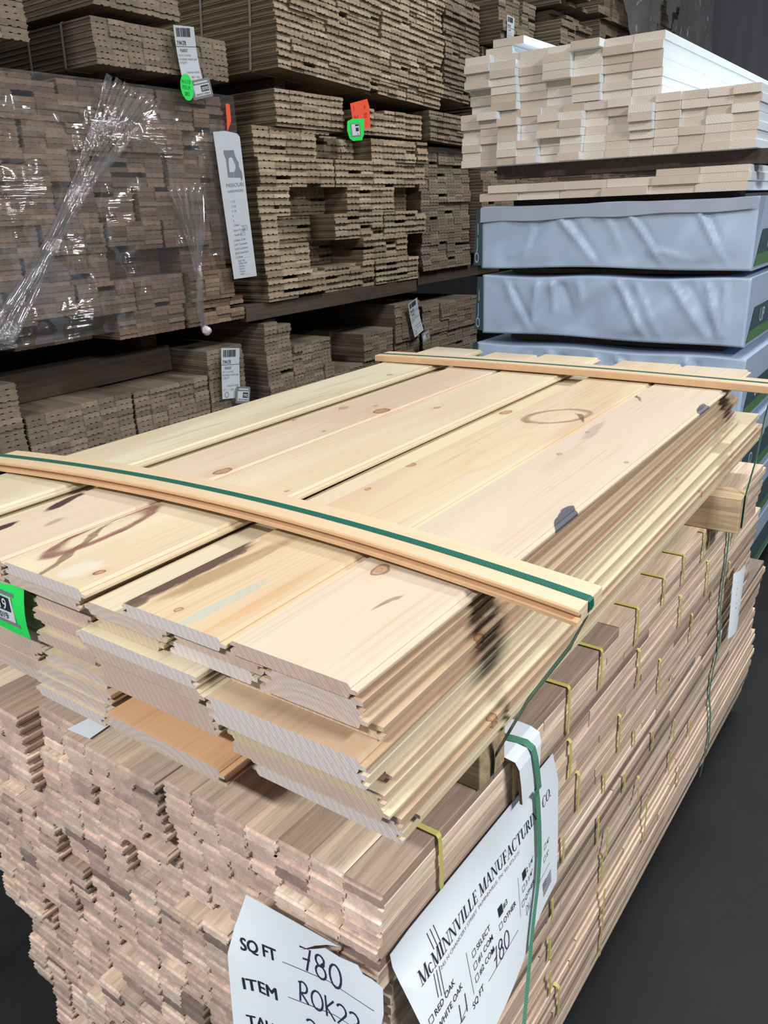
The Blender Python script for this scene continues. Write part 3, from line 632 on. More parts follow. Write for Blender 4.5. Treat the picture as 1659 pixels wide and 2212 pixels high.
class Sheet:
    """paper or card: outline in (u, w) with w upwards, bent by fn(u, w, lift) -> point"""
    def __init__(s, name, fn, outline, mat, nu=8, nw=8, parent=None, lift=0.0, thick=.0006):
        bm = bmesh.new(); vs = [bm.verts.new((u, w, 0)) for u, w in outline]; bm.faces.new(vs)
        us = [p[0] for p in outline]; ws = [p[1] for p in outline]
        for i in range(1, nu):
            k = min(us) + (max(us) - min(us)) * i / nu; bmesh.ops.bisect_plane(bm, geom=bm.verts[:] + bm.edges[:] + bm.faces[:], plane_co=(k, 0, 0), plane_no=(1, 0, 0))
        for i in range(1, nw):
            k = min(ws) + (max(ws) - min(ws)) * i / nw; bmesh.ops.bisect_plane(bm, geom=bm.verts[:] + bm.edges[:] + bm.faces[:], plane_co=(0, k, 0), plane_no=(0, 1, 0))
        for v in bm.verts: v.co = fn(v.co.x, v.co.y, lift)
        me = bpy.data.meshes.new(name); bm.to_mesh(me); bm.free(); me.materials.append(mat)
        for p in me.polygons: p.use_smooth = True
        s.o = link(name, me, parent); s.fn = fn
        sol = s.o.modifiers.new('thickness', 'SOLIDIFY'); sol.thickness = thick; sol.offset = 0; sol.use_rim = False
    def ink(s, items, mat, name='printing', lift=.0012):
        mb = MB()
        for vs, fs in items: mb.add([s.fn(a, b, lift) for a, b, _ in vs], fs)
        me = bpy.data.meshes.new(name); me.from_pydata(mb.v, [], mb.f); me.materials.append(mat)
        return link(name, me, s.o)

# ---- side sheet
def side_fn(u, w, lift):
    v = -w; b = .08 * max(v, 0) / .3 * max(0, 1 - u / .5) + .01 * max(v, 0) / .3
    b += .002 * math.sin(u * 22 + v * 9) * min(1, max(0, v) / .05)
    y = .612 + u; base = max(rx[k] for k in range(5, 18)) + SK * (y - OY) + .0035
    return Vector((base + b + lift, y, .912 + w))
sh = Sheet('pack_ticket', side_fn, [(-.022, .026), (.02, .030), (.3, .028), (.455, .026), (.484, -.05), (.480, -.16), (.468, -.262), (.34, -.255), (.2, -.262), (.06, -.262), (.004, -.24), (.0, -.12)], m_paper, 12, 10)
tag(sh.o, "large white printed ticket with company name on the oak pack's right side", 'paper sign')
A = []
A.append(serif_line('McMINNVILLE MANUFACTURING CO.', .018, -.058, .0215, .432))
sub = T('245 N CHANCERY STREET  McMINNVILLE, TN  931.473.2131', .062, -.071, .0085, 0, 0, .25)
bars = stroke_mesh([[(.056 + k * .008, -.008), (.060 + k * .008, -.036)] for k in range(3)] + [[(.046 + k * .007, -.062), (.042 + k * .007, -.096 - .004 * k)] for k in range(3)] , .0013)
def opt(x, y, body, s=.0135, mark=False):
    out = [T(body, x + .014, y, s, .004)]
    out.append(frame_lines(x, y, .0095, .0095, .001) if not mark else rect(x - .002, y - .003, x + .012, y + .013)); return out
B = []
for x, y, b_, mk in ((.140, -.122, 'SELECT', 0), (.137, -.141, '#1 COM', 0), (.134, -.160, '#2 COM', 0), (.228, -.122, '#3', 1), (.222, -.145, 'OTHER', 0), (.012, -.112, 'RED OAK', 0), (.010, -.133, 'WHITE OAK', 0), (.315, -.124, '2 1/4"', 1), (.308, -.145, '3 1/4"', 0), (.300, -.168, 'OTHER', 0), (.412, -.146, '4"', 0), (.408, -.170, '5"', 0)):
    B += opt(x, y, b_, mark=bool(mk))
B.append(T('SQ FT', .112, -.186, .0145, .004)); B.append(stroke_mesh([[(.165, -.187), (.275, -.190)], [(.36, -.188), (.435, -.192)], [(.126, -.100), (.122, -.168)], [(.298, -.108), (.290, -.178)], [(.02, -.178), (.10, -.165)]], .0009))
fl_ = [rect(.398 + 0, -.236 + k * .0056, .440, -.236 + k * .0056 + .0030) for k in range(5)] + [rect(.398, -.222, .415, -.208)]
sh.ink(A, m_ink, 'company_name'); sh.ink([sub], m_ink2, 'address_line'); sh.ink(fl_, m_ink2, 'flag_print'); sh.ink(B, m_ink, 'tick_box_list'); sh.ink([stroke_mesh([[(.056 + k * .008, -.008), (.060 + k * .008, -.036)] for k in range(3)], .0013)], m_ink, 'logo_bars'); sh.ink([stroke_mesh([[(.046 + k * .007, -.062), (.042 + k * .007, -.096 - .004 * k)] for k in range(3)], .0013)], m_ink, 'logo_bars')
sh.ink([hand('780', .185, -.188, .032, .0024), hand('DW', .312, -.196, .018, .0012), hand('LI', .075, -.172, .028, .0022)], m_pen, 'handwriting')

# ---- front sheet
def front_fn(u, w, lift):
    v = -w; b = .03 * max(v, 0) / .3 + .003 * math.sin(u * 30 + 1) * min(1, max(v, 0) / .06) + .012 * (max(0, .03 - u) / .04) * min(1, max(v, 0) / .1)
    return Vector((-.66 + u + .0, OY - .034 - b - lift, .95 + w))
sh = Sheet('tally_sheet', front_fn, [(.007, .002), (.168, .009), (.150, .001), (.128, -.014), (.103, -.036), (.125, -.022), (.145, -.008), (.170, -.008), (.197, -.003), (.206, -.012), (.219, -.011), (.236, -.014), (.239, -.05), (.235, -.079), (.214, -.089), (.226, -.11), (.222, -.25), (-.012, -.25), (-.018, -.098), (-.009, -.052)], m_paper, 10, 10)
tag(sh.o, "torn white tally sheet with handwritten numbers on the oak pack's front", 'paper sign')
R6 = .115
def tl(x, y, dx, dy=0): return (x + dx * math.cos(R6), y + dx * math.sin(R6))
F_ = [T('SQ FT', .002, -.084, .028, .0, R6, .060), T('ITEM', .004, -.150, .028, .0, R6, .058), T('TALLY', .010, -.214, .028, .0, R6, .068)]
ln = [stroke_mesh([[(.072, -.072), (.15, -.058), (.225, -.053)], [(.080, -.127), (.16, -.106), (.230, -.097)], [(.088, -.186), (.16, -.166), (.226, -.156)]], .0009)]
[sh.ink([f__] + [([(a + dx_, b + dy_, 0) for a, b, _ in f__[0]], f__[1]) for dx_, dy_ in ((.0007, 0), (.0013, .0001), (.0007, .0007), (.0, .0006))], m_ink, 'printed_word') for f__ in F_]; sh.ink(ln, m_ink, 'writing_lines')
sh.ink([moved(hand('780', 0, 0, .040, .0032, .05), .102, -.066, .10), moved(hand('ROK23', 0, 0, .036, .003, .05), .098, -.122, .10), moved(hand('33', 0, 0, .04, .0032, .05), .112, -.182, .10)], m_pen, 'handwriting')

# ---- green ticket on the pine stack
def gt_fn(u, w, lift): return Vector((-1.138 + u, .5495 - lift + .003 * math.sin(w * 40), 1.312 + w))
sh = Sheet('green_ticket', gt_fn, [(-.02, -.004), (.03, -.002), (.075, .008), (.083, .006), (.072, -.060), (.070, -.086), (.03, -.088), (-.02, -.086)], m_neon_g, 4, 4)
tag(sh.o, 'bright green ticket with grey number label on the pine stack front', 'ticket')
sh.ink([rect(-.02, -.072, .052, -.012)], m_grey_lab, 'grey_label', .001); sh.ink([rect(-.02, -.064, .044, -.020)], m_white_lab, 'label_panel', .0016)
sh.ink([rect(-.02, -.046, .038, -.022)], m_ink, 'number_panel', .002); sh.ink([T('19', .006, -.043, .026, .01)], m_white_lab, 'number', .0026); sh.ink([T('0019', -.006, -.061, .017, .003)], m_ink, 'serial_number', .0026)

# ---- white corner protector with the pale green strap
mb = MB(); N = 10
cp = [(-.50, 1.0375), (-.470, 1.0378), (-.448, 1.0368), (-.438, 1.030), (-.4335, 1.018), (-.4325, .985), (-.432, .945)]
vs = []; 
for k, (x, z) in enumerate(cp):
    ya, yb = (.893, .985) if k < 3 else (.892 + .006 * (k - 2), .990 - .004 * (k - 2))
    s_ = SK * (.94 - OY) + .0035
    for y in (ya, yb):
        vs += [(x + s_, y, z + .001), (x + s_ + (.005 if k > 2 else .0), y, z + .001 + (.005 if k <= 3 else .0))]
fs = []
for k in range(len(cp) - 1):
    a = 4 * k; b = a + 4
    fs += [(a + 1, a + 3, b + 3, b + 1), (a, b, b + 2, a + 2), (a, a + 1, b + 1, b), (a + 2, b + 2, b + 3, a + 3)]
fs += [(0, 2, 3, 1), (4 * len(cp) - 4, 4 * len(cp) - 3, 4 * len(cp) - 1, 4 * len(cp) - 2)]
ms = []
for k in range(len(cp) - 1): ms += [0, 0, 1, 1]
mb.add(vs, fs, ms + [1, 1]); o = mb.build('corner_protector', [m_paper, m_corr]); tag(o, "white corrugated corner protector on the oak pack's top right edge", 'edge protector')
def dense(P_):
    out = []
    for (a, b), (c, d) in zip(P_, P_[1:]): out += [(a + (c - a) * k / 4, b + (d - b) * k / 4) for k in range(4)]
    return out + [P_[-1]]
def on_sheet(px, py):
    y, z = 1.0, .8
    for _ in range(25):
        x = max(side_fn(y - .612, z - .912, 0).x, rside(y, z) + .004) + .0075 + (.006 if z > .93 else 0); d = ray(px, py); t = x / d.x; y = d.y * t; z = 1.817 + d.z * t
    return (x, y, z)
mb = MB(); s_ = SK * (.95 - OY) + .0035
pts = [(-.545 + s_, .928, 1.0445), (-.500 + s_, .930, 1.0452), (-.458 + s_, .938, 1.0455), (-.438 + s_, .944, 1.042), (-.428 + s_, .950, 1.030), (-.4245 + s_, .954, 1.01), (-.4235 + s_, .962, .975), (-.4225 + s_, .968, .942)] + [on_sheet(a_, b_) for a_, b_ in dense([(1156, 1680), (1162, 1730), (1165, 1790), (1166, 1850), (1162, 1910), (1155, 1965), (1148, 2030), (1141, 2110), (1133, 2200), (1126, 2290)])]
mb.ribbon(pts, (0, .0075, 0), .0009); tag(mb.build('plastic_strap', m_green2), 'wide pale green strap over the corner protector and printed ticket', 'strap')
mb = MB(); pts = []
for k in range(16):
    z = 1.03 - k * .064; y = 2.20 + .004 * k; pts.append((max(rside(y, z), rside(y, z - .03), rside(y, z + .02)) + .004, y, z))
pts = [(-.47, 2.19, 1.0385), (-.415, 2.19, 1.0385)] + pts
mb.ribbon(pts, (0, .008, 0), .0009); tag(mb.build('plastic_strap', m_green2), "pale green strap down the far end of the oak pack's right side", 'strap')
# curled ticket at the far strap
def curl_fn(u, w, lift):
    a = u / .03; return Vector((-.392 + .018 * math.sin(a) + lift * math.cos(a) + .004, 2.26 + .03 * (1 - math.cos(a)) + u * .6, .80 + w - u * .15))
sh = Sheet('curled_ticket', curl_fn, [(.0, 0), (.055, .02), (.08, .012), (.078, -.16), (.05, -.205), (.01, -.215)], m_paper, 8, 5)
tag(sh.o, 'small curled white ticket behind the far strap of the oak pack', 'ticket')
sh.ink([stroke_mesh([[(.02, -.03), (.065, -.022)], [(.02, -.05), (.065, -.042)], [(.02, -.07), (.06, -.064)], [(.025, -.10), (.055, -.10), (.055, -.14)], [(.025, -.115), (.045, -.115), (.045, -.15)]], .003)], m_ink, 'printing', .0014)
def scrap_fn(u, w, lift): return Vector((-1.10 + u, .565 + .03 + w, OZ + .0025 + lift + .0 * u))
sh = Sheet('paper_scrap', scrap_fn, [(.02, -.012), (.075, -.008), (.07, .05), (.03, .06)], m_paper, 2, 2); tag(sh.o, 'small pale paper scrap sticking out under the pine stack', 'paper scrap')

# ------------------------------------------------------------------ packs of flooring across the aisle
XF = -2.944
def pack(name, label, y0, y1, z0, z1, cw, rh, seed, mats, L=2.0, dx=0.0, individual=0, bun=(4, 5), jit=.012, hole=.03, deep=.0, gap=.004, nd=.0035, nest=False, tilt=0.0, skipf=None, cat='wood pack', group=None, left_ragged=0.0):
    rg = random.Random(seed)
    root = empty(name, (XF + dx, y0, z0), (0, 0, math.pi / 2)); tag(root, label, cat, group)
    if tilt: root.rotation_euler = Matrix.Rotation(math.pi / 2, 3, 'Z').to_euler(); root.rotation_euler = (Matrix.Rotation(tilt, 3, 'X') @ Matrix.Rotation(math.pi / 2, 3, 'Z')).to_euler()
    nc = max(1, int(round((y1 - y0) / cw))); cw = (y1 - y0) / nc; nr = max(1, int(round((z1 - z0) / rh))); rh = (z1 - z0) / nr
    th = rh * .97 if not nest else rh * 1.0
    w = cw + min(.0065, cw * .08)
    prof = strip_profile(w, th, True, nd); profd = [(x, th - z) for x, z in prof]
    items = []; g = {}; r = 0; tiers = []; cw0 = cw; cw = cw - gap / 4; w = w - gap / 4; prof = strip_profile(w, th, True, nd); profd = [(x, th - z) for x, z in prof]
    while r < nr:
        n = rg.choice(bun); tiers.append((r, min(nr, r + n))); r += n
    for (ra, rb) in tiers:
        off = rg.randrange(0, 4); gl = rg.uniform(-left_ragged, left_ragged)
        gs = rg.choice([3, 4, 4, 5])
        for rr in range(ra, rb):
            for c in range(nc):
                gk = (ra, (c + off) // gs)
                if gk not in g: g[gk] = rg.uniform(-jit, jit) + (rg.uniform(.1, .3) if rg.random() < deep and 0 < c else 0)
                dy = g[gk] + rg.uniform(-.004, .004); qq = rg.random()
                if qq < hole and c > 0: dy += rg.uniform(.03, .16)
                if nest and rr % 2 == 0: dy += .011
                if skipf and skipf(c, rr, nc, nr): continue
                items.append((rr, c, gl + c * cw + gap * ((c + off) // gs - off // gs) * .95 + w / 2 + (cw * .06 if nest and rr % 2 == 0 else 0), dy, rr * rh))
    items.sort(key=lambda s: (s[3] > .06, -s[0] if z0 < 1.0 else abs(s[0] - nr * .45) * .5, s[1]))
    cache = {}
    st = MB()
    for k, (rr, c, x, y, z) in enumerate(items):
        if k < individual:
            fl_p = nest and rr % 2 == 0
            if fl_p not in cache:
                m2 = MB(); m2.prism(profd if fl_p else prof, 0, L); cache[fl_p] = m2.mesh('hardwood_strip', mats)
            link('hardwood_strip', cache[fl_p], root, (x, y, z))
        else: st.prism(profd if nest and rr % 2 == 0 else prof, y, L + y, dx=x, dz=z)
    if st.v:
        o = st.build('hardwood_strips', mats, root); o['kind'] = 'stuff'
    return root
def side_band(root, yl, h, name='steel_band', w=.012, mat=None, top=.4, drop=0.0):
    """grey band round a bundle, crossing its near side at depth yl into the row"""
    mb = MB(); x = -.003
    mb.ribbon([(top, yl, h + .002), (.004, yl, h + .002), (x, yl, h - .004), (x - .001, yl + .004, h * .5), (x, yl + .01, .004), (.01, yl + .012, -.002), (top, yl + .012, -.002)], (0, w / 2, 0), .0015)
    mb.build(name, mat or m_grey_band, root)

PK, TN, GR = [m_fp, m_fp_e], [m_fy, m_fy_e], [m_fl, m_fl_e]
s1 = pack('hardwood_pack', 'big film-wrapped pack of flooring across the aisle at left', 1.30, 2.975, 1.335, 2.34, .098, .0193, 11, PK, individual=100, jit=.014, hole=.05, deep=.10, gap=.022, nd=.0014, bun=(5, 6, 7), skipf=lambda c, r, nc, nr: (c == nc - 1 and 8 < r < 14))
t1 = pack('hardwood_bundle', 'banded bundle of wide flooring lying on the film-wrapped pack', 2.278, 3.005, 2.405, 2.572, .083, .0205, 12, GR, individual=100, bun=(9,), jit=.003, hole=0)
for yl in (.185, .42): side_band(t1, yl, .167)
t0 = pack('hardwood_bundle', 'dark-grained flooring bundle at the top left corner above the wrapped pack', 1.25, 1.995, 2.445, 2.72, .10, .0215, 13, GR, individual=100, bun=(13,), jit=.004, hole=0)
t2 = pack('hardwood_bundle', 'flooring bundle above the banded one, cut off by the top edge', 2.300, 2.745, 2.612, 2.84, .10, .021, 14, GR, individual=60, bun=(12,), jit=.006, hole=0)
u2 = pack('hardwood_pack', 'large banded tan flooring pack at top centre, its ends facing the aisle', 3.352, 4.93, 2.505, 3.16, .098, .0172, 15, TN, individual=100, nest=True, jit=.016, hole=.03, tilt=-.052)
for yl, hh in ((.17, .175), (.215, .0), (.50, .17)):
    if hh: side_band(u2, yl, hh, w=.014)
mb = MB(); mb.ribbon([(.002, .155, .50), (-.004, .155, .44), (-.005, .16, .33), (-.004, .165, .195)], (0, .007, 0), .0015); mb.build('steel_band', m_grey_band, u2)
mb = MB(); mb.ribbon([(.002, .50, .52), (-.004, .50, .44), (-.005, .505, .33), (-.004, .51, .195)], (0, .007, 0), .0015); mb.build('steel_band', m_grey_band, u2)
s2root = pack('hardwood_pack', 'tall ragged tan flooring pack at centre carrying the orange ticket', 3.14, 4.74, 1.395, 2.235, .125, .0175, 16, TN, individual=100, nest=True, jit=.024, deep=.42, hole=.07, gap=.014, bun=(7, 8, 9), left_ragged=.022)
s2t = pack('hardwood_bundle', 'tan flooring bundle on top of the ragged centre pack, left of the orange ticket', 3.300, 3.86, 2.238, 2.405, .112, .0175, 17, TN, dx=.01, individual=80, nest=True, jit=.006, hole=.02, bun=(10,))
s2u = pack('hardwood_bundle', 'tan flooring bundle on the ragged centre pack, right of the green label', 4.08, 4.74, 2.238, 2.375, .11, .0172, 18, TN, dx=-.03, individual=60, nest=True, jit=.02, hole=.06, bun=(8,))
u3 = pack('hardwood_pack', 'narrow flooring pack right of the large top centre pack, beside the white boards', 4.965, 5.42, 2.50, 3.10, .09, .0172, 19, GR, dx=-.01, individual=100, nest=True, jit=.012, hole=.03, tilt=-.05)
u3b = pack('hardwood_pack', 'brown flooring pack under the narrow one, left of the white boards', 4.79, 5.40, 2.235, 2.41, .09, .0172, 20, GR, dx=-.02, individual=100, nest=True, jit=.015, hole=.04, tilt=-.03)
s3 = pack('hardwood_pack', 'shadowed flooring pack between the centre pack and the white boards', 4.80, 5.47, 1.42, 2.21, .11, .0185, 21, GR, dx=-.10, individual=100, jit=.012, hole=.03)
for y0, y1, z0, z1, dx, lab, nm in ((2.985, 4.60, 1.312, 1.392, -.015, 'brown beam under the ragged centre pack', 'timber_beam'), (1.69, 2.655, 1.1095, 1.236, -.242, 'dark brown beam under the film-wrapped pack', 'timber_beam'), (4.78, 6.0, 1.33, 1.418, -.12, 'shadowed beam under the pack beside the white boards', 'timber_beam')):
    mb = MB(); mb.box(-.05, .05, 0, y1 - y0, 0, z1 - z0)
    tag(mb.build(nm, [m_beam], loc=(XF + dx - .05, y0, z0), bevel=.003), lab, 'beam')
# spacers that carry the packs
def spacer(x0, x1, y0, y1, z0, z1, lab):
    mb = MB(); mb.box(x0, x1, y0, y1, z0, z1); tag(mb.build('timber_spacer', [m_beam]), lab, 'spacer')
spacer(-4.6, -3.20, 1.45, 1.54, 1.2365, 1.3345, 'dark spacer under the film-wrapped pack, left one')
spacer(-4.6, -3.20, 2.50, 2.59, 1.2365, 1.3345, 'dark spacer under the film-wrapped pack, right one')
spacer(-4.6, -3.10, 2.40, 2.47, 2.348, 2.4045, 'dark spacer under the banded bundle, left one')
spacer(-4.6, -3.10, 2.86, 2.93, 2.348, 2.4045, 'dark spacer under the banded bundle, right one')
spacer(-4.6, -3.10, 1.50, 1.57, 2.348, 2.4445, 'dark spacer under the top left bundle')
spacer(-4.6, -3.10, 2.45, 2.52, 2.5725, 2.6115, 'dark spacer between the two bundles at top left')
spacer(-4.6, -3.12, 3.52, 3.60, 2.4055, 2.488, 'dark spacer under the large top centre pack, left one')
spacer(-4.6, -3.15, 4.40, 4.48, 2.3755, 2.445, 'dark spacer under the large top centre pack, right one')
# lower packs in the shade
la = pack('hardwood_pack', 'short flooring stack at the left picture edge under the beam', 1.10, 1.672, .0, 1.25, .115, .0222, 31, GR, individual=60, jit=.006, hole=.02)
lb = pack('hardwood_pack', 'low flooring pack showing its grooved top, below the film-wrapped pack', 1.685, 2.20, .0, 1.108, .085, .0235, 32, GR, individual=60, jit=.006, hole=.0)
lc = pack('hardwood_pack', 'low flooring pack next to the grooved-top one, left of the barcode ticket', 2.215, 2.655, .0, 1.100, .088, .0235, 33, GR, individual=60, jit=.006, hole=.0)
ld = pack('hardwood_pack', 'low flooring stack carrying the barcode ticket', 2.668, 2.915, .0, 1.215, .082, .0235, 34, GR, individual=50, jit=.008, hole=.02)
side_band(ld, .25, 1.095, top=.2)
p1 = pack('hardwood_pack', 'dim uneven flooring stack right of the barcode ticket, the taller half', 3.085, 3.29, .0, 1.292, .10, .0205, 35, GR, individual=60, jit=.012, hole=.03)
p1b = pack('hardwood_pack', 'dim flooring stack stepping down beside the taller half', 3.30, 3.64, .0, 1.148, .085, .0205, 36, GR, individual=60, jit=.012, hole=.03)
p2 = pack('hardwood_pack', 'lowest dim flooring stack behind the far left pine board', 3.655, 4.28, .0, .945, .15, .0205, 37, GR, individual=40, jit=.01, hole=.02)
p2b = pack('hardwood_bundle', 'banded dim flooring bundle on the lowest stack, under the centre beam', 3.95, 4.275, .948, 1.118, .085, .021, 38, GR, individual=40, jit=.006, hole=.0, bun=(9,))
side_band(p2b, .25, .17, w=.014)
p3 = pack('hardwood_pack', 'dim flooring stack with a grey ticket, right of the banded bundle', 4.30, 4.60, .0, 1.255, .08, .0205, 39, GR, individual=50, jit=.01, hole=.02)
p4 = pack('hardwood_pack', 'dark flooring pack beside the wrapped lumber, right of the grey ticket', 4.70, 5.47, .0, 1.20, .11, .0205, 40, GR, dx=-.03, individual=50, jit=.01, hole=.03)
# far top packs
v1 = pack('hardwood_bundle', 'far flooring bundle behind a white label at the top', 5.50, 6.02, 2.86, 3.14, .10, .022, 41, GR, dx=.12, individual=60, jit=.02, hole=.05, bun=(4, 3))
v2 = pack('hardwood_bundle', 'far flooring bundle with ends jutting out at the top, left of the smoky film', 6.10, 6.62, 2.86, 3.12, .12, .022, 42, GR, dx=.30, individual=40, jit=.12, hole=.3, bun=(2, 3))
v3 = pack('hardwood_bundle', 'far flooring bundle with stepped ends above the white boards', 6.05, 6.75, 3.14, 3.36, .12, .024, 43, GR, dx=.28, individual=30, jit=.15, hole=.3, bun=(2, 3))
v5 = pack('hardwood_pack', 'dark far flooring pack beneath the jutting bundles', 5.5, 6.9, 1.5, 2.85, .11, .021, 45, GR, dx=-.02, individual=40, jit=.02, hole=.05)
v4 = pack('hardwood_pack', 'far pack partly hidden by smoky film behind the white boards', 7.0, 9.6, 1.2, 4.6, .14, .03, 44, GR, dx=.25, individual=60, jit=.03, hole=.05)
gf = MB(); nu, nv = 46, 40; vs = []
for j in range(nv + 1):
    for i in range(nu + 1):
        u, v = i / nu, j / nv
        x = -.15 + 3.0 * u; z = 1.55 + 1.95 * v
        sagz = .22 * math.exp(-((u - .1) / .12) ** 2) * (1 - v)
        n_ = mnoise.noise(Vector((x * 2.2, z * 2.2, 3))) * .07 + mnoise.noise(Vector((x * 7, z * 5, 9))) * .03
        vs.append((x, -.10 + n_, z + sagz))
def keep(i, j):
    u, v = (i + .5) / nu, (j + .5) / nv; x = -.15 + 3.0 * u; z = 1.55 + 1.95 * v
    if x < .75 and z < 2.15 - 1.0 * x: return False
    if abs(x - 1.35) < .26 + .05 * math.sin(z * 20) and 1.62 < z < 2.2 + .1 * math.sin(x * 17): return False
    if abs(x - 2.15) < .12 and z > 2.62 + .05 * math.sin(x * 30): return False
    return True
fs = [(j * (nu + 1) + i, j * (nu + 1) + i + 1, (j + 1) * (nu + 1) + i + 1, (j + 1) * (nu + 1) + i) for j in range(nv) for i in range(nu) if keep(i, j)]
gf.add(vs, fs); gf.build('smoky_film', m_film_d, v4, smooth=True)

# stretch film on the wrapped pack
fm = MB(); nu, nv = 70, 60; vs = []
for j in range(nv + 1):
    for i in range(nu + 1):
        u, v = i / nu, j / nv; x = .02 + 1.68 * u; z = .045 + .965 * v
        n_ = mnoise.noise(Vector((x * 2.5, z * 22, 1))) * .0035 + mnoise.noise(Vector((x * 14, z * 3, 5))) * .0022
        vs.append((x, -.026 + n_, z))
def keepf(i, j):
    u, v = (i + .5) / nu, (j + .5) / nv; x = .02 + 1.68 * u; z = .045 + .965 * v
    line = .10 + (x - .33) * (.90 / .80)           # rope of bunched film
    if x > 1.36 and z < .34 - (x - 1.36) * .2: return False
    return True
fs = [(j * (nu + 1) + i, j * (nu + 1) + i + 1, (j + 1) * (nu + 1) + i + 1, (j + 1) * (nu + 1) + i) for j in range(nv) for i in range(nu) if keepf(i, j)]
fm.add(vs, fs); fm.build('stretch_film', m_film, s1, smooth=True)
tp = MB(); tp.add([(-.01, -.02, 1.008), (1.70, -.02, 1.008), (1.70, 1.0, 1.010), (-.01, 1.0, 1.010)], [(0, 1, 2, 3)]); tp.build('film_top', m_film, s1)
rp = MB()
for k in range(7):   # gathered sheets of film, narrow in the middle, spreading at both ends
    a = (k - 3) / 3; pts = []; ws = []
    for i in range(25):
        q_ = i / 24; spread = .13 * max(0, 1 - q_ * 1.5) ** 1.4 * a + .010 * a + .09 * a * max(0, q_ - .45)
        x = 1.125 - .80 * q_ + spread * .85; z = .995 - .92 * q_ - spread * .25
        pts.append((x, -.032 - .003 * (k % 3) - .004 * math.sin(q_ * 11 + k * 2), z))
        hw = .004 + .010 * max(0, 1 - q_ * 1.6) + .012 * max(0, q_ - .35) + .003 * math.sin(i * 1.3 + k)
        ws.append((hw, .004 * math.sin(i * .8 + k), -hw * .35))
    rp.ribbon(pts, ws, .0012)
rp.build('film_rope', m_film_v, s1, smooth=True)
tl_ = MB()
for k in range(5):
    pts = []; ws = []
    for i in range(22):
        q_ = i / 21; wd = .075 * max(0, 1 - q_ / .62) ** 1.3 + .009
        pts.append((1.335 + wd * (k - 2) / 2 + .010 * math.sin(q_ * 5) + .012 * q_, -.034 - .003 * k - .004 * math.sin(q_ * 14 + k), .62 - .635 * q_)); ws.append((.005 + wd * .25, .004 * math.sin(i + k), 0))
    tl_.ribbon(pts, ws, .0012)
tl_.build('film_tail', m_film_v, s1, smooth=True)
kb = bmesh.new(); bmesh.ops.create_icosphere(kb, subdivisions=3, radius=.022)
for v in kb.verts: v.co += v.co.normalized() * mnoise.noise(v.co * 120) * .006
me = bpy.data.meshes.new('film_knot'); kb.to_mesh(me); kb.free(); me.materials.append(plain('white_film_knot', (.62, .60, .64), .3))
for p_ in me.polygons: p_.use_smooth = True
link('film_knot', me, s1, (1.352, -.045, -.018))

# ------------------------------------------------------------------ tickets across the aisle
def card_fn(yc, zt, tiltang=0.0, x=-2.885, curve=0.0, cy=0.0):
    ca, sa = math.cos(tiltang), math.sin(tiltang)
    def fn(u, w, lift):
        bend = curve * math.sin(w * 14)
        return Vector((x + lift + bend * .6, yc + u * ca - w * sa + cy * w * w * 8, zt + u * sa + w * ca))
    return fn
barcode = lambda x0, y0, x1, y1, n=22, sd=3: (lambda rg: [rect(x0 + (x1 - x0) * i / n, y0, x0 + (x1 - x0) * (i + rg.uniform(.25, .8)) / n, y1) for i in range(n)])(random.Random(sd))
# long card
f_ = card_fn(2.822, 2.183, .06, -2.895); sh = Sheet('hang_tag', f_, [(.0, .0), (.075, .004), (.152, -.008), (.168, -.022), (.163, -.3), (.160, -.655), (.0, -.648), (.0, -.3)], m_card, 3, 6)
tag(sh.o, 'long white hang tag with state outline logo on the film-wrapped pack', 'hang tag')
outl = [(.050, -.078), (.115, -.078), (.118, -.098), (.128, -.122), (.137, -.132), (.135, -.150), (.150, -.175), (.150, -.198), (.142, -.215), (.136, -.198), (.055, -.193), (.057, -.115), (.048, -.092)]
sh.ink([([(a, b, 0) for a, b in outl], [tuple(range(len(outl)))])], m_ink2, 'state_logo')
inl = [(.074, -.112), (.095, -.108), (.112, -.140), (.112, -.155), (.100, -.172), (.068, -.172), (.070, -.130)]
sh.ink([([(a, b, 0) for a, b in inl], [tuple(range(len(inl)))]), rect(.091, -.194, .093, -.172)], m_card, 'logo_inner', .0018)
its = [T('MISSOURI', .034, -.236, .024, 0, 0, .116), T('HARDWOODS', .040, -.260, .016, 0, 0, .104)]
lines_ = ['1 1/2', '2 1/4', '3 1/4', '4', '5', 'Other ______']
for k, b_ in enumerate(lines_): its.append(T(b_, .048, -.305 - .021 * k, .015))
for k, b_ in enumerate(['Select & Btr', '#1 Common', '#2 Common', '#3 Common', 'Other ______']): its.append(T(b_, .045, -.478 - .0195 * k, .015))
for k, b_ in enumerate(['Red Oak', 'White Oak', 'Hickory', 'Cherry', 'Walnut', 'Other _____']): its.append(T(b_, .045, -.575 + .002 - .0125 * k, .0125))
its += [T('Square Footage:', .040, -.432, .013), T('Bundle #:', .044, -.453, .013)]
for k in range(5): its.append(frame_lines(.034, -.478 - .0195 * k, .007, .008, .001))
sh.ink(its, m_ink2, 'printed_list'); sh.ink([hand('353', .098, -.434, .022, .0016), hand('525', .085, -.456, .019, .0014), hand('/', .034, -.54, .014, .002)], m_ink2, 'handwriting')
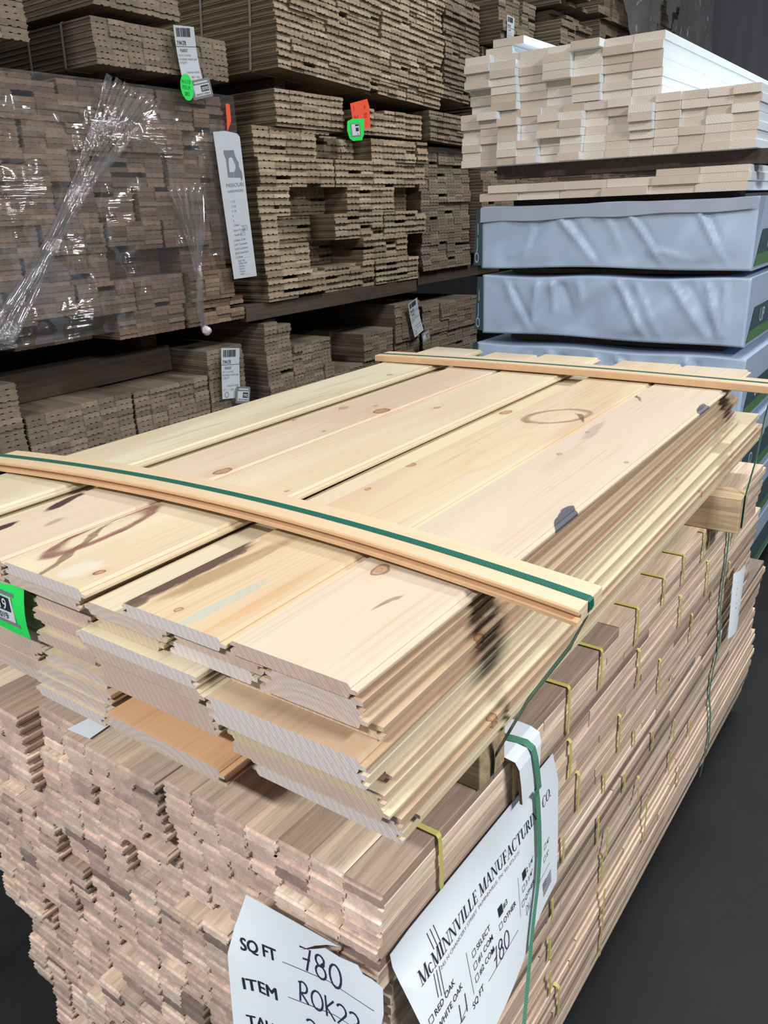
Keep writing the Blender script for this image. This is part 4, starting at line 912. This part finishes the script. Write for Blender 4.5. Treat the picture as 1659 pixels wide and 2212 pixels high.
def ship_ticket(fn, label, name, barcode_on=True, w=.125, h=.25):
    sh = Sheet(name, fn, [(0, 0), (w * .5, -.002), (w, -.004), (w * .99, -h * .5), (w, -h), (0, -h), (w * .01, -h * .5)], m_card, 3, 8); tag(sh.o, label, 'ticket')
    k = w / .125; its = []
    if barcode_on: its += barcode(.012 * k, -.045 * k, .10 * k, -.010 * k)
    its += [T('71941378', .008 * k, -.078 * k, .026 * k, .01, 0, .055 * k), stroke_mesh([[(0, -.083 * k), (w, -.083 * k)]], .002 * k), T('PLANOUT', .022 * k, -.105 * k, .019 * k, .006, 0, .045 * k)]
    sh.ink(its, m_ink, 'barcode_print')
    its = [T('N X 3-1/4 RS', .01 * k, -.122 * k, .013 * k), T('FLOORING WHITE OAK', .006 * k, -.138 * k, .013 * k, 0, 0, .11 * k), T('UTILITY', .006 * k, -.152 * k, .013 * k), T('Created Date  06/20/22', .034 * k, -.190 * k, .012 * k, .004, 0, .082 * k), T('QTY', .008 * k, -.208 * k, .011 * k), T('1   180/1 +076', .04 * k, -.210 * k, .012 * k)]
    its.append(stroke_mesh([circ(.03 * k, -.230 * k, .012 * k, .013 * k)], .004 * k))
    sh.ink(its, m_ink2, 'printed_lines'); return sh
def number_label(fn, label, name='number_label', num='9942', w=.10, h=.085, low='ORA3710064'):
    sh = Sheet(name, fn, [(.004, 0), (w - .004, 0), (w, -.004), (w, -h + .004), (w - .004, -h), (.004, -h), (0, -h + .004), (0, -.004)], m_grey_lab, 2, 2); tag(sh.o, label, 'label')
    sh.ink([rect(w * .12, -h * .86, w * .9, -h * .28), rect(w * .2, -h * .2, w * .86, -h * .12)], m_white_lab, 'label_panel', .001)
    sh.ink([rect(w * .48, -h * .66, w * .86, -h * .34)], m_ink, 'number_panel', .0016)
    sh.ink([T(num, w * .51, -h * .61, h * .28, .01, 0, w * .32)], m_white_lab, 'number', .0022)
    sh.ink([T(low, w * .15, -h * .82, h * .15, .004, 0, w * .7)], m_ink, 'serial_number', .0016); return sh
ship_ticket(card_fn(2.737, 1.222, -.12, -2.905, .004), 'white barcode ticket hanging on the low flooring stack', 'barcode_ticket')
number_label(card_fn(2.800, 1.022, -.22, -2.893), 'grey number label on the corner of the barcode ticket')
ship_ticket(card_fn(2.665, 2.585, .10, -2.905, .012), 'white ticket hanging on the banded bundle at upper left', 'shipping_ticket', True, .118, .235)
number_label(card_fn(2.705, 2.376, .22, -2.890), 'grey number label at the foot of the upper left ticket', num='0090', w=.125, h=.075)
f_ = card_fn(2.683, 2.350, 0, -2.882); sh = Sheet('round_sticker', f_, circ(0, 0, .037, .052, 0, 345, 20)[:-0 or None], m_neon_g, 2, 2); tag(sh.o, 'bright green oval sticker on the upper left ticket', 'sticker')
sh.ink([hand('M-LID', -.028, .014, .016, .0022), hand('72ILM', -.03, -.008, .015, .0022), hand('OD3', -.018, -.032, .015, .0022)], plain('green_marker', (.0, .25, .03), .5), 'handwriting')
f_ = card_fn(3.855, 2.372, .14, -2.885); sh = Sheet('orange_ticket', f_, [(0, 0), (.165, .012), (.178, -.03), (.165, -.135), (.10, -.130), (.01, -.122), (.004, -.06)], m_neon_o, 3, 3); tag(sh.o, 'bright orange ticket with handwriting on the ragged centre pack', 'ticket')
sh.ink([hand('1', .02, -.04, .03, .003), hand('D', .125, -.035, .018, .003), hand('M-L', .02, -.085, .026, .003), hand('O2', .115, -.08, .026, .003)], plain('red_marker', (.35, .02, .02), .5), 'handwriting')
f_ = card_fn(3.795, 2.285, .10, -2.872); sh = Sheet('green_ticket', f_, [(.01, -.005), (.06, .006), (.170, .0), (.150, -.08), (.128, -.105), (.045, -.105), (.015, -.09), (0, -.05)], m_neon_g, 3, 3); tag(sh.o, 'bright green ticket with a grey label below the orange one', 'ticket')
sh.ink([rect(.034, -.085, .122, -.018)], m_grey_lab, 'grey_label', .001); sh.ink([rect(.042, -.078, .112, -.022)], m_white_lab, 'label_panel', .0016); sh.ink([rect(.075, -.032, .108, -.024), rect(.078, -.058, .105, -.040), rect(.09, -.074, .096, -.068)], m_ink, 'number_panel', .0022)
f_ = card_fn(2.895, 2.30, .2, -2.90); sh = Sheet('orange_flag', f_, [(.03, 0), (.055, -.005), (.04, -.075), (.0, -.115), (.018, -.05)], m_neon_o, 2, 3); tag(sh.o, 'small orange flag on the right edge of the film-wrapped pack', 'flag')
ship_ticket(card_fn(4.408, 1.250, .30, -2.905, .012), 'crumpled grey ticket on the dim stack under the centre beam', 'shipping_ticket', True, .115, .235)
number_label(card_fn(4.53, 1.045, .2, -2.885), 'grey label at the foot of the crumpled ticket', num='0088', w=.10, h=.07)
f_ = card_fn(5.545, 3.02, .0, XF + .145); ship_ticket(f_, 'small white label on the far flooring bundle at top', 'shipping_ticket', True, .11, .20)

# ------------------------------------------------------------------ white primed boards behind
YW = 3.036
wr = random.Random(99)
def primed_pack(x0, x1, z0, nrow, ncol, th, tagname, desc, L=2.4, jit=.010, cell=None, dyrow=None, prouds=()):
    cw = (x1 - x0) / ncol; cache = {}
    for r in range(nrow):
        for c in range(ncol):
            if cell and not cell(r, c): continue
            key = round(cw, 4), th
            if key not in cache:
                m2 = MB(); b = .0012; w = cw - .0012; t = th - .0008
                m2.prism([(b, 0), (w - b, 0), (w, b), (w, t - b), (w - b, t), (b, t), (0, t - b), (0, b)], 0, L); cache[key] = m2.mesh('primed_board', [m_primed, m_primed_e])
            q_ = wr.random(); dy = wr.choice([0, 0, .002, -.003, .006, -.006, .010, -.010]) + (dyrow[r] if dyrow else 0) - (.034 if (c, r // 3) in prouds else 0)
            o = link('primed_board', cache[key], None, (x0 + c * cw + wr.uniform(-.001, .0) - (wr.uniform(0, .007) if c == ncol - 1 else 0), YW + dy, z0 + r * th))
            tag(o, f"white primed board in the {desc}, {W(c + 1)} from the left" + (f", {W(r + 1)} row up" if nrow > 1 else ''), 'board', f'primed boards of the {desc}')
def w2cell(r, c): return True
spacer(-1.60, -.52, 3.10, 3.19, 1.9205, 1.9665, 'pale timber spacer between the white board packs')
primed_pack(-1.722, -.618, 1.967, 7, 13, .0272, 'w2', 'wide middle pack', dyrow=[-.004, .0, .002, .0, .004, .0, -.004], prouds=((2, 1), (2, 0), (3, 0), (4, 1), (5, 0), (5, 1), (1, 2), (8, 1)))
primed_pack(-1.690, -.944, 2.159, 7, 7, .0272, 'w1', 'upper pack', dyrow=[.02, .014, .01, .004, 0, 0, 0], prouds=((0, 1), (1, 0), (1, 1), (3, 1), (4, 0), (4, 2), (0, 2)))
ths = .0295
primed_pack(-1.640, -.628, 1.838, 1, 6, ths, 'w3', 'thin low pack')
primed_pack(-1.600, -.628, 1.838 + ths, 1, 6, ths, 'w3', 'thin low pack, upper layer')
primed_pack(-.942, -.628, 1.838 + 2 * ths, 1, 2, .0225, 'w3', 'thin low pack, top pieces')
for (x0, x1, z0, lab) in ((-1.625, -1.515, 2.3498, 'white primed board lying on the upper pack, left piece'), (-1.595, -1.470, 2.3772, 'white primed board topmost on the upper pack'), ):
    m2 = MB(); m2.prism([(0, 0), (x1 - x0, 0), (x1 - x0, .026), (0, .026)], 0, 2.2); tag(m2.build('primed_board', [m_primed, m_primed_e], loc=(x0, YW + .012, z0)), lab, 'board')

# paper-wrapped lumber packs below
def wrapped(z0, z1, x0, x1, seed, label, folds, y=YW, droop=.012, letters=None, L=2.4):
    rg = random.Random(seed); root = empty('wrapped_lumber_pack', (0, y, z0)); tag(root, label, 'wrapped lumber', 'wrapped lumber packs')
    nu, nv = 90, 26; h = z1 - z0; vs = []
    for j in range(nv + 1):
        for i in range(nu + 1):
            u, v = i / nu, j / nv; x = x0 + (x1 - x0) * u; z = h * v
            d = mnoise.noise(Vector((u * 6 + v * -1.2 + seed, v * 1.2, 0))) * .016 + mnoise.noise(Vector((u * 17 - v * 2.5, v * 2 + seed, 4))) * .007
            for (ua, va, ub, vb, wd, am) in folds:
                px, py = u - ua, (v - va) * .25; lx, ly = ub - ua, (vb - va) * .25; ll = math.hypot(lx, ly); tt = max(0, min(1, (px * lx + py * ly) / ll / ll)); dd = ((px - tt * lx) * ly - (py - tt * ly) * lx) / ll
                dist = math.hypot(px - tt * lx, py - tt * ly); k_ = max(0, 1 - dist / (wd * (2.6 if dd >= 0 else 1.1))); d += am * .75 * k_ * k_ * (.45 + .55 * (1 - tt))
            edge = min(1, v * 6, (1 - v) * 7) ; d *= max(0, min(1, edge)) * max(0, min(1, u * 12)) * max(0, min(1, (1 - u) * 12))
            zz = z + (1 - v) * (-droop * (math.sin(u * 9 + seed) * .3 + .7 * u ** 6)) + v * .004 * math.sin(u * 13 + seed)
            vs.append((x, -d, zz))
    fs = [(j * (nu + 1) + i, j * (nu + 1) + i + 1, (j + 1) * (nu + 1) + i + 1, (j + 1) * (nu + 1) + i) for j in range(nv) for i in range(nu)]
    ring = [j * (nu + 1) for j in range(nv + 1)]; 
    base = len(vs); bvs = vs + [(a, L, c) for a, b, c in vs]
    def side(idx): return [(idx[k], idx[k + 1], idx[k + 1] + base, idx[k] + base) for k in range(len(idx) - 1)]
    bot = list(range(nu + 1)); top = [nv * (nu + 1) + i for i in range(nu + 1)]; lef = ring; rig = [j * (nu + 1) + nu for j in range(nv + 1)]
    fs = fs + side(bot) + side(top) + side(lef) + side(rig)
    mb = MB(); mb.add(bvs, fs); mb.build('wrapping', m_wrap, root, smooth=False)
    for o_ in root.children:
        for p_ in o_.data.polygons: p_.use_smooth = len(o_.data.polygons) > 0 and p_.index < nu * nv
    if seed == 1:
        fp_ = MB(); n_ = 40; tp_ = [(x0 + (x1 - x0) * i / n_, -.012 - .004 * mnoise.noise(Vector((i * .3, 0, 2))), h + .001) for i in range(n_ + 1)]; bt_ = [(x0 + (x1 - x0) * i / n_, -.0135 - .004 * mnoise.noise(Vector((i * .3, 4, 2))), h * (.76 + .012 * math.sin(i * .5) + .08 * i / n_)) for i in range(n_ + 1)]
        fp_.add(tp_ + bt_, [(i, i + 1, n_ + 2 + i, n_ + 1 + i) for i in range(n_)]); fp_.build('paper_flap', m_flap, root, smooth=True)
    # printed side strips
    pr = MB(); xr = x1 + .002
    pr.add([(xr, .10, h * .55), (xr, .5, h * .55), (xr, .5, h * .20), (xr, .05, h * .20)], [(0, 1, 2, 3)], 0)
    pr.add([(xr, .05, h * .20), (xr, 2.0, h * .20), (xr, 2.0, h * .03), (xr, .02, h * .03)], [(0, 1, 2, 3)], 1)
    pr.add([(xr, .5, h * .62), (xr, 2.0, h * .62), (xr, 2.0, h * .20), (xr, .5, h * .20)], [(0, 1, 2, 3)], 0)
    pr.build('printed_side', [m_wrap_d, m_wrap_g], root)
    pl = MB(); xl = x0 - .002; pl.add([(xl, .02, h * .97), (xl, 2.0, h * .97), (xl, 2.0, h * .05), (xl, .02, h * .05)], [(0, 1, 2, 3)], 0); pl.build('printed_side', [m_wrap_d], root)
    fe = MB(); fe.add([(x0 + .002, -.004, h * .985), (x0 - .030, .012, h * .97), (x0 - .045, .012, h * .04), (x0 + .002, -.004, h * .03), (x0 - .030, .05, h * .97), (x0 - .045, .05, h * .04)], [(0, 1, 2, 3), (1, 4, 5, 2)]); fe.build('printed_edge', [m_wrap_d], root)
    for ch_, zf in (('I', .56), ('J', .33), ('O', .08)):
        vs_, fs_ = text_mesh(ch_, h * .26, .01); wx = max(a for a, b, _ in vs_); fe = MB(); fe.add([(x0 - .016 - (1 - zf) * .01 + (a - wx / 2) * .6, .0035 - (a - wx / 2) * .3, h * zf + b) for a, b, _ in vs_], fs_); fe.build('edge_letter', m_wrap_w, root)
    if letters:
        vs_, fs_ = text_mesh(letters, h * .30, .01); lm = MB(); lm.add([(xr + .001, .20 + a, h * .27 + b) for a, b, _ in vs_], fs_); lm.build('side_lettering', m_wrap_w, root)
        vs_, fs_ = text_mesh('OUI', h * .34, .01); lm = MB(); lm.add([(xl - .001, .26 - b, h * .08 + a) for a, b, _ in vs_], fs_); lm.build('side_lettering', m_wrap_w, root)
    return root
F1 = [(.30, .95, .46, .10, .012, .020), (.36, .85, .50, .02, .010, -.012), (.22, .8, .18, .1, .02, .012), (.48, .95, .56, .3, .02, .014), (.56, .95, .72, .05, .012, .020), (.60, .9, .70, .2, .01, -.010), (.80, .98, .93, .05, .010, .022), (.84, .9, .92, .15, .01, -.012), (.12, .2, .2, .35, .02, .012), (.68, .3, .78, .2, .02, .012)]
F2 = [(.10, .95, .20, .1, .02, .016), (.14, .8, .24, .05, .012, -.012), (.24, .95, .22, .2, .016, .020), (.30, .9, .31, .4, .014, .022), (.34, .85, .38, .45, .02, -.014), (.40, .95, .42, .6, .02, .016), (.55, .95, .67, .05, .014, .022), (.62, .9, .72, .1, .014, .012), (.74, .95, .88, .1, .014, .018), (.80, .95, .90, .2, .012, -.012), (.86, .95, .92, .15, .012, .018), (.92, .95, .94, .1, .010, .014)]
wrapped(1.585, 1.815, -1.632, -.590, 1, 'grey paper-wrapped lumber pack directly under the thin white board pack', F1, letters='ID')
wrapped(1.322, 1.552, -1.626, -.585, 2, 'grey paper-wrapped lumber pack, second one down, most creased', F2, letters='UP')
wrapped(1.04, 1.278, -1.65, -.570, 3, 'grey paper-wrapped lumber pack, third one down, just above the pine boards', F1, letters='UP')
wrapped(.76, 1.00, -1.65, -.560, 4, 'grey paper-wrapped lumber pack, fourth one down, behind the pine stack', F2, letters='ID')
wrapped(.48, .72, -1.65, -.560, 5, 'grey paper-wrapped lumber pack, fifth one down, beside the far oak strips', F1, letters='UP')
wrapped(.20, .44, -1.65, -.560, 6, 'grey paper-wrapped lumber pack, lowest one near the floor', F2, letters='ID')
for k, (za, zb) in enumerate(((1.816, 1.8375), (1.556, 1.573), (1.282, 1.31), (1.005, 1.03), (.725, .75), (.445, .468), (0, .185))):
    spacer(-1.55, -.68, YW + .12, YW + .20, za, zb, f"dark spacer in the wrapped lumber stack, {W(k + 1)} gap from the top")
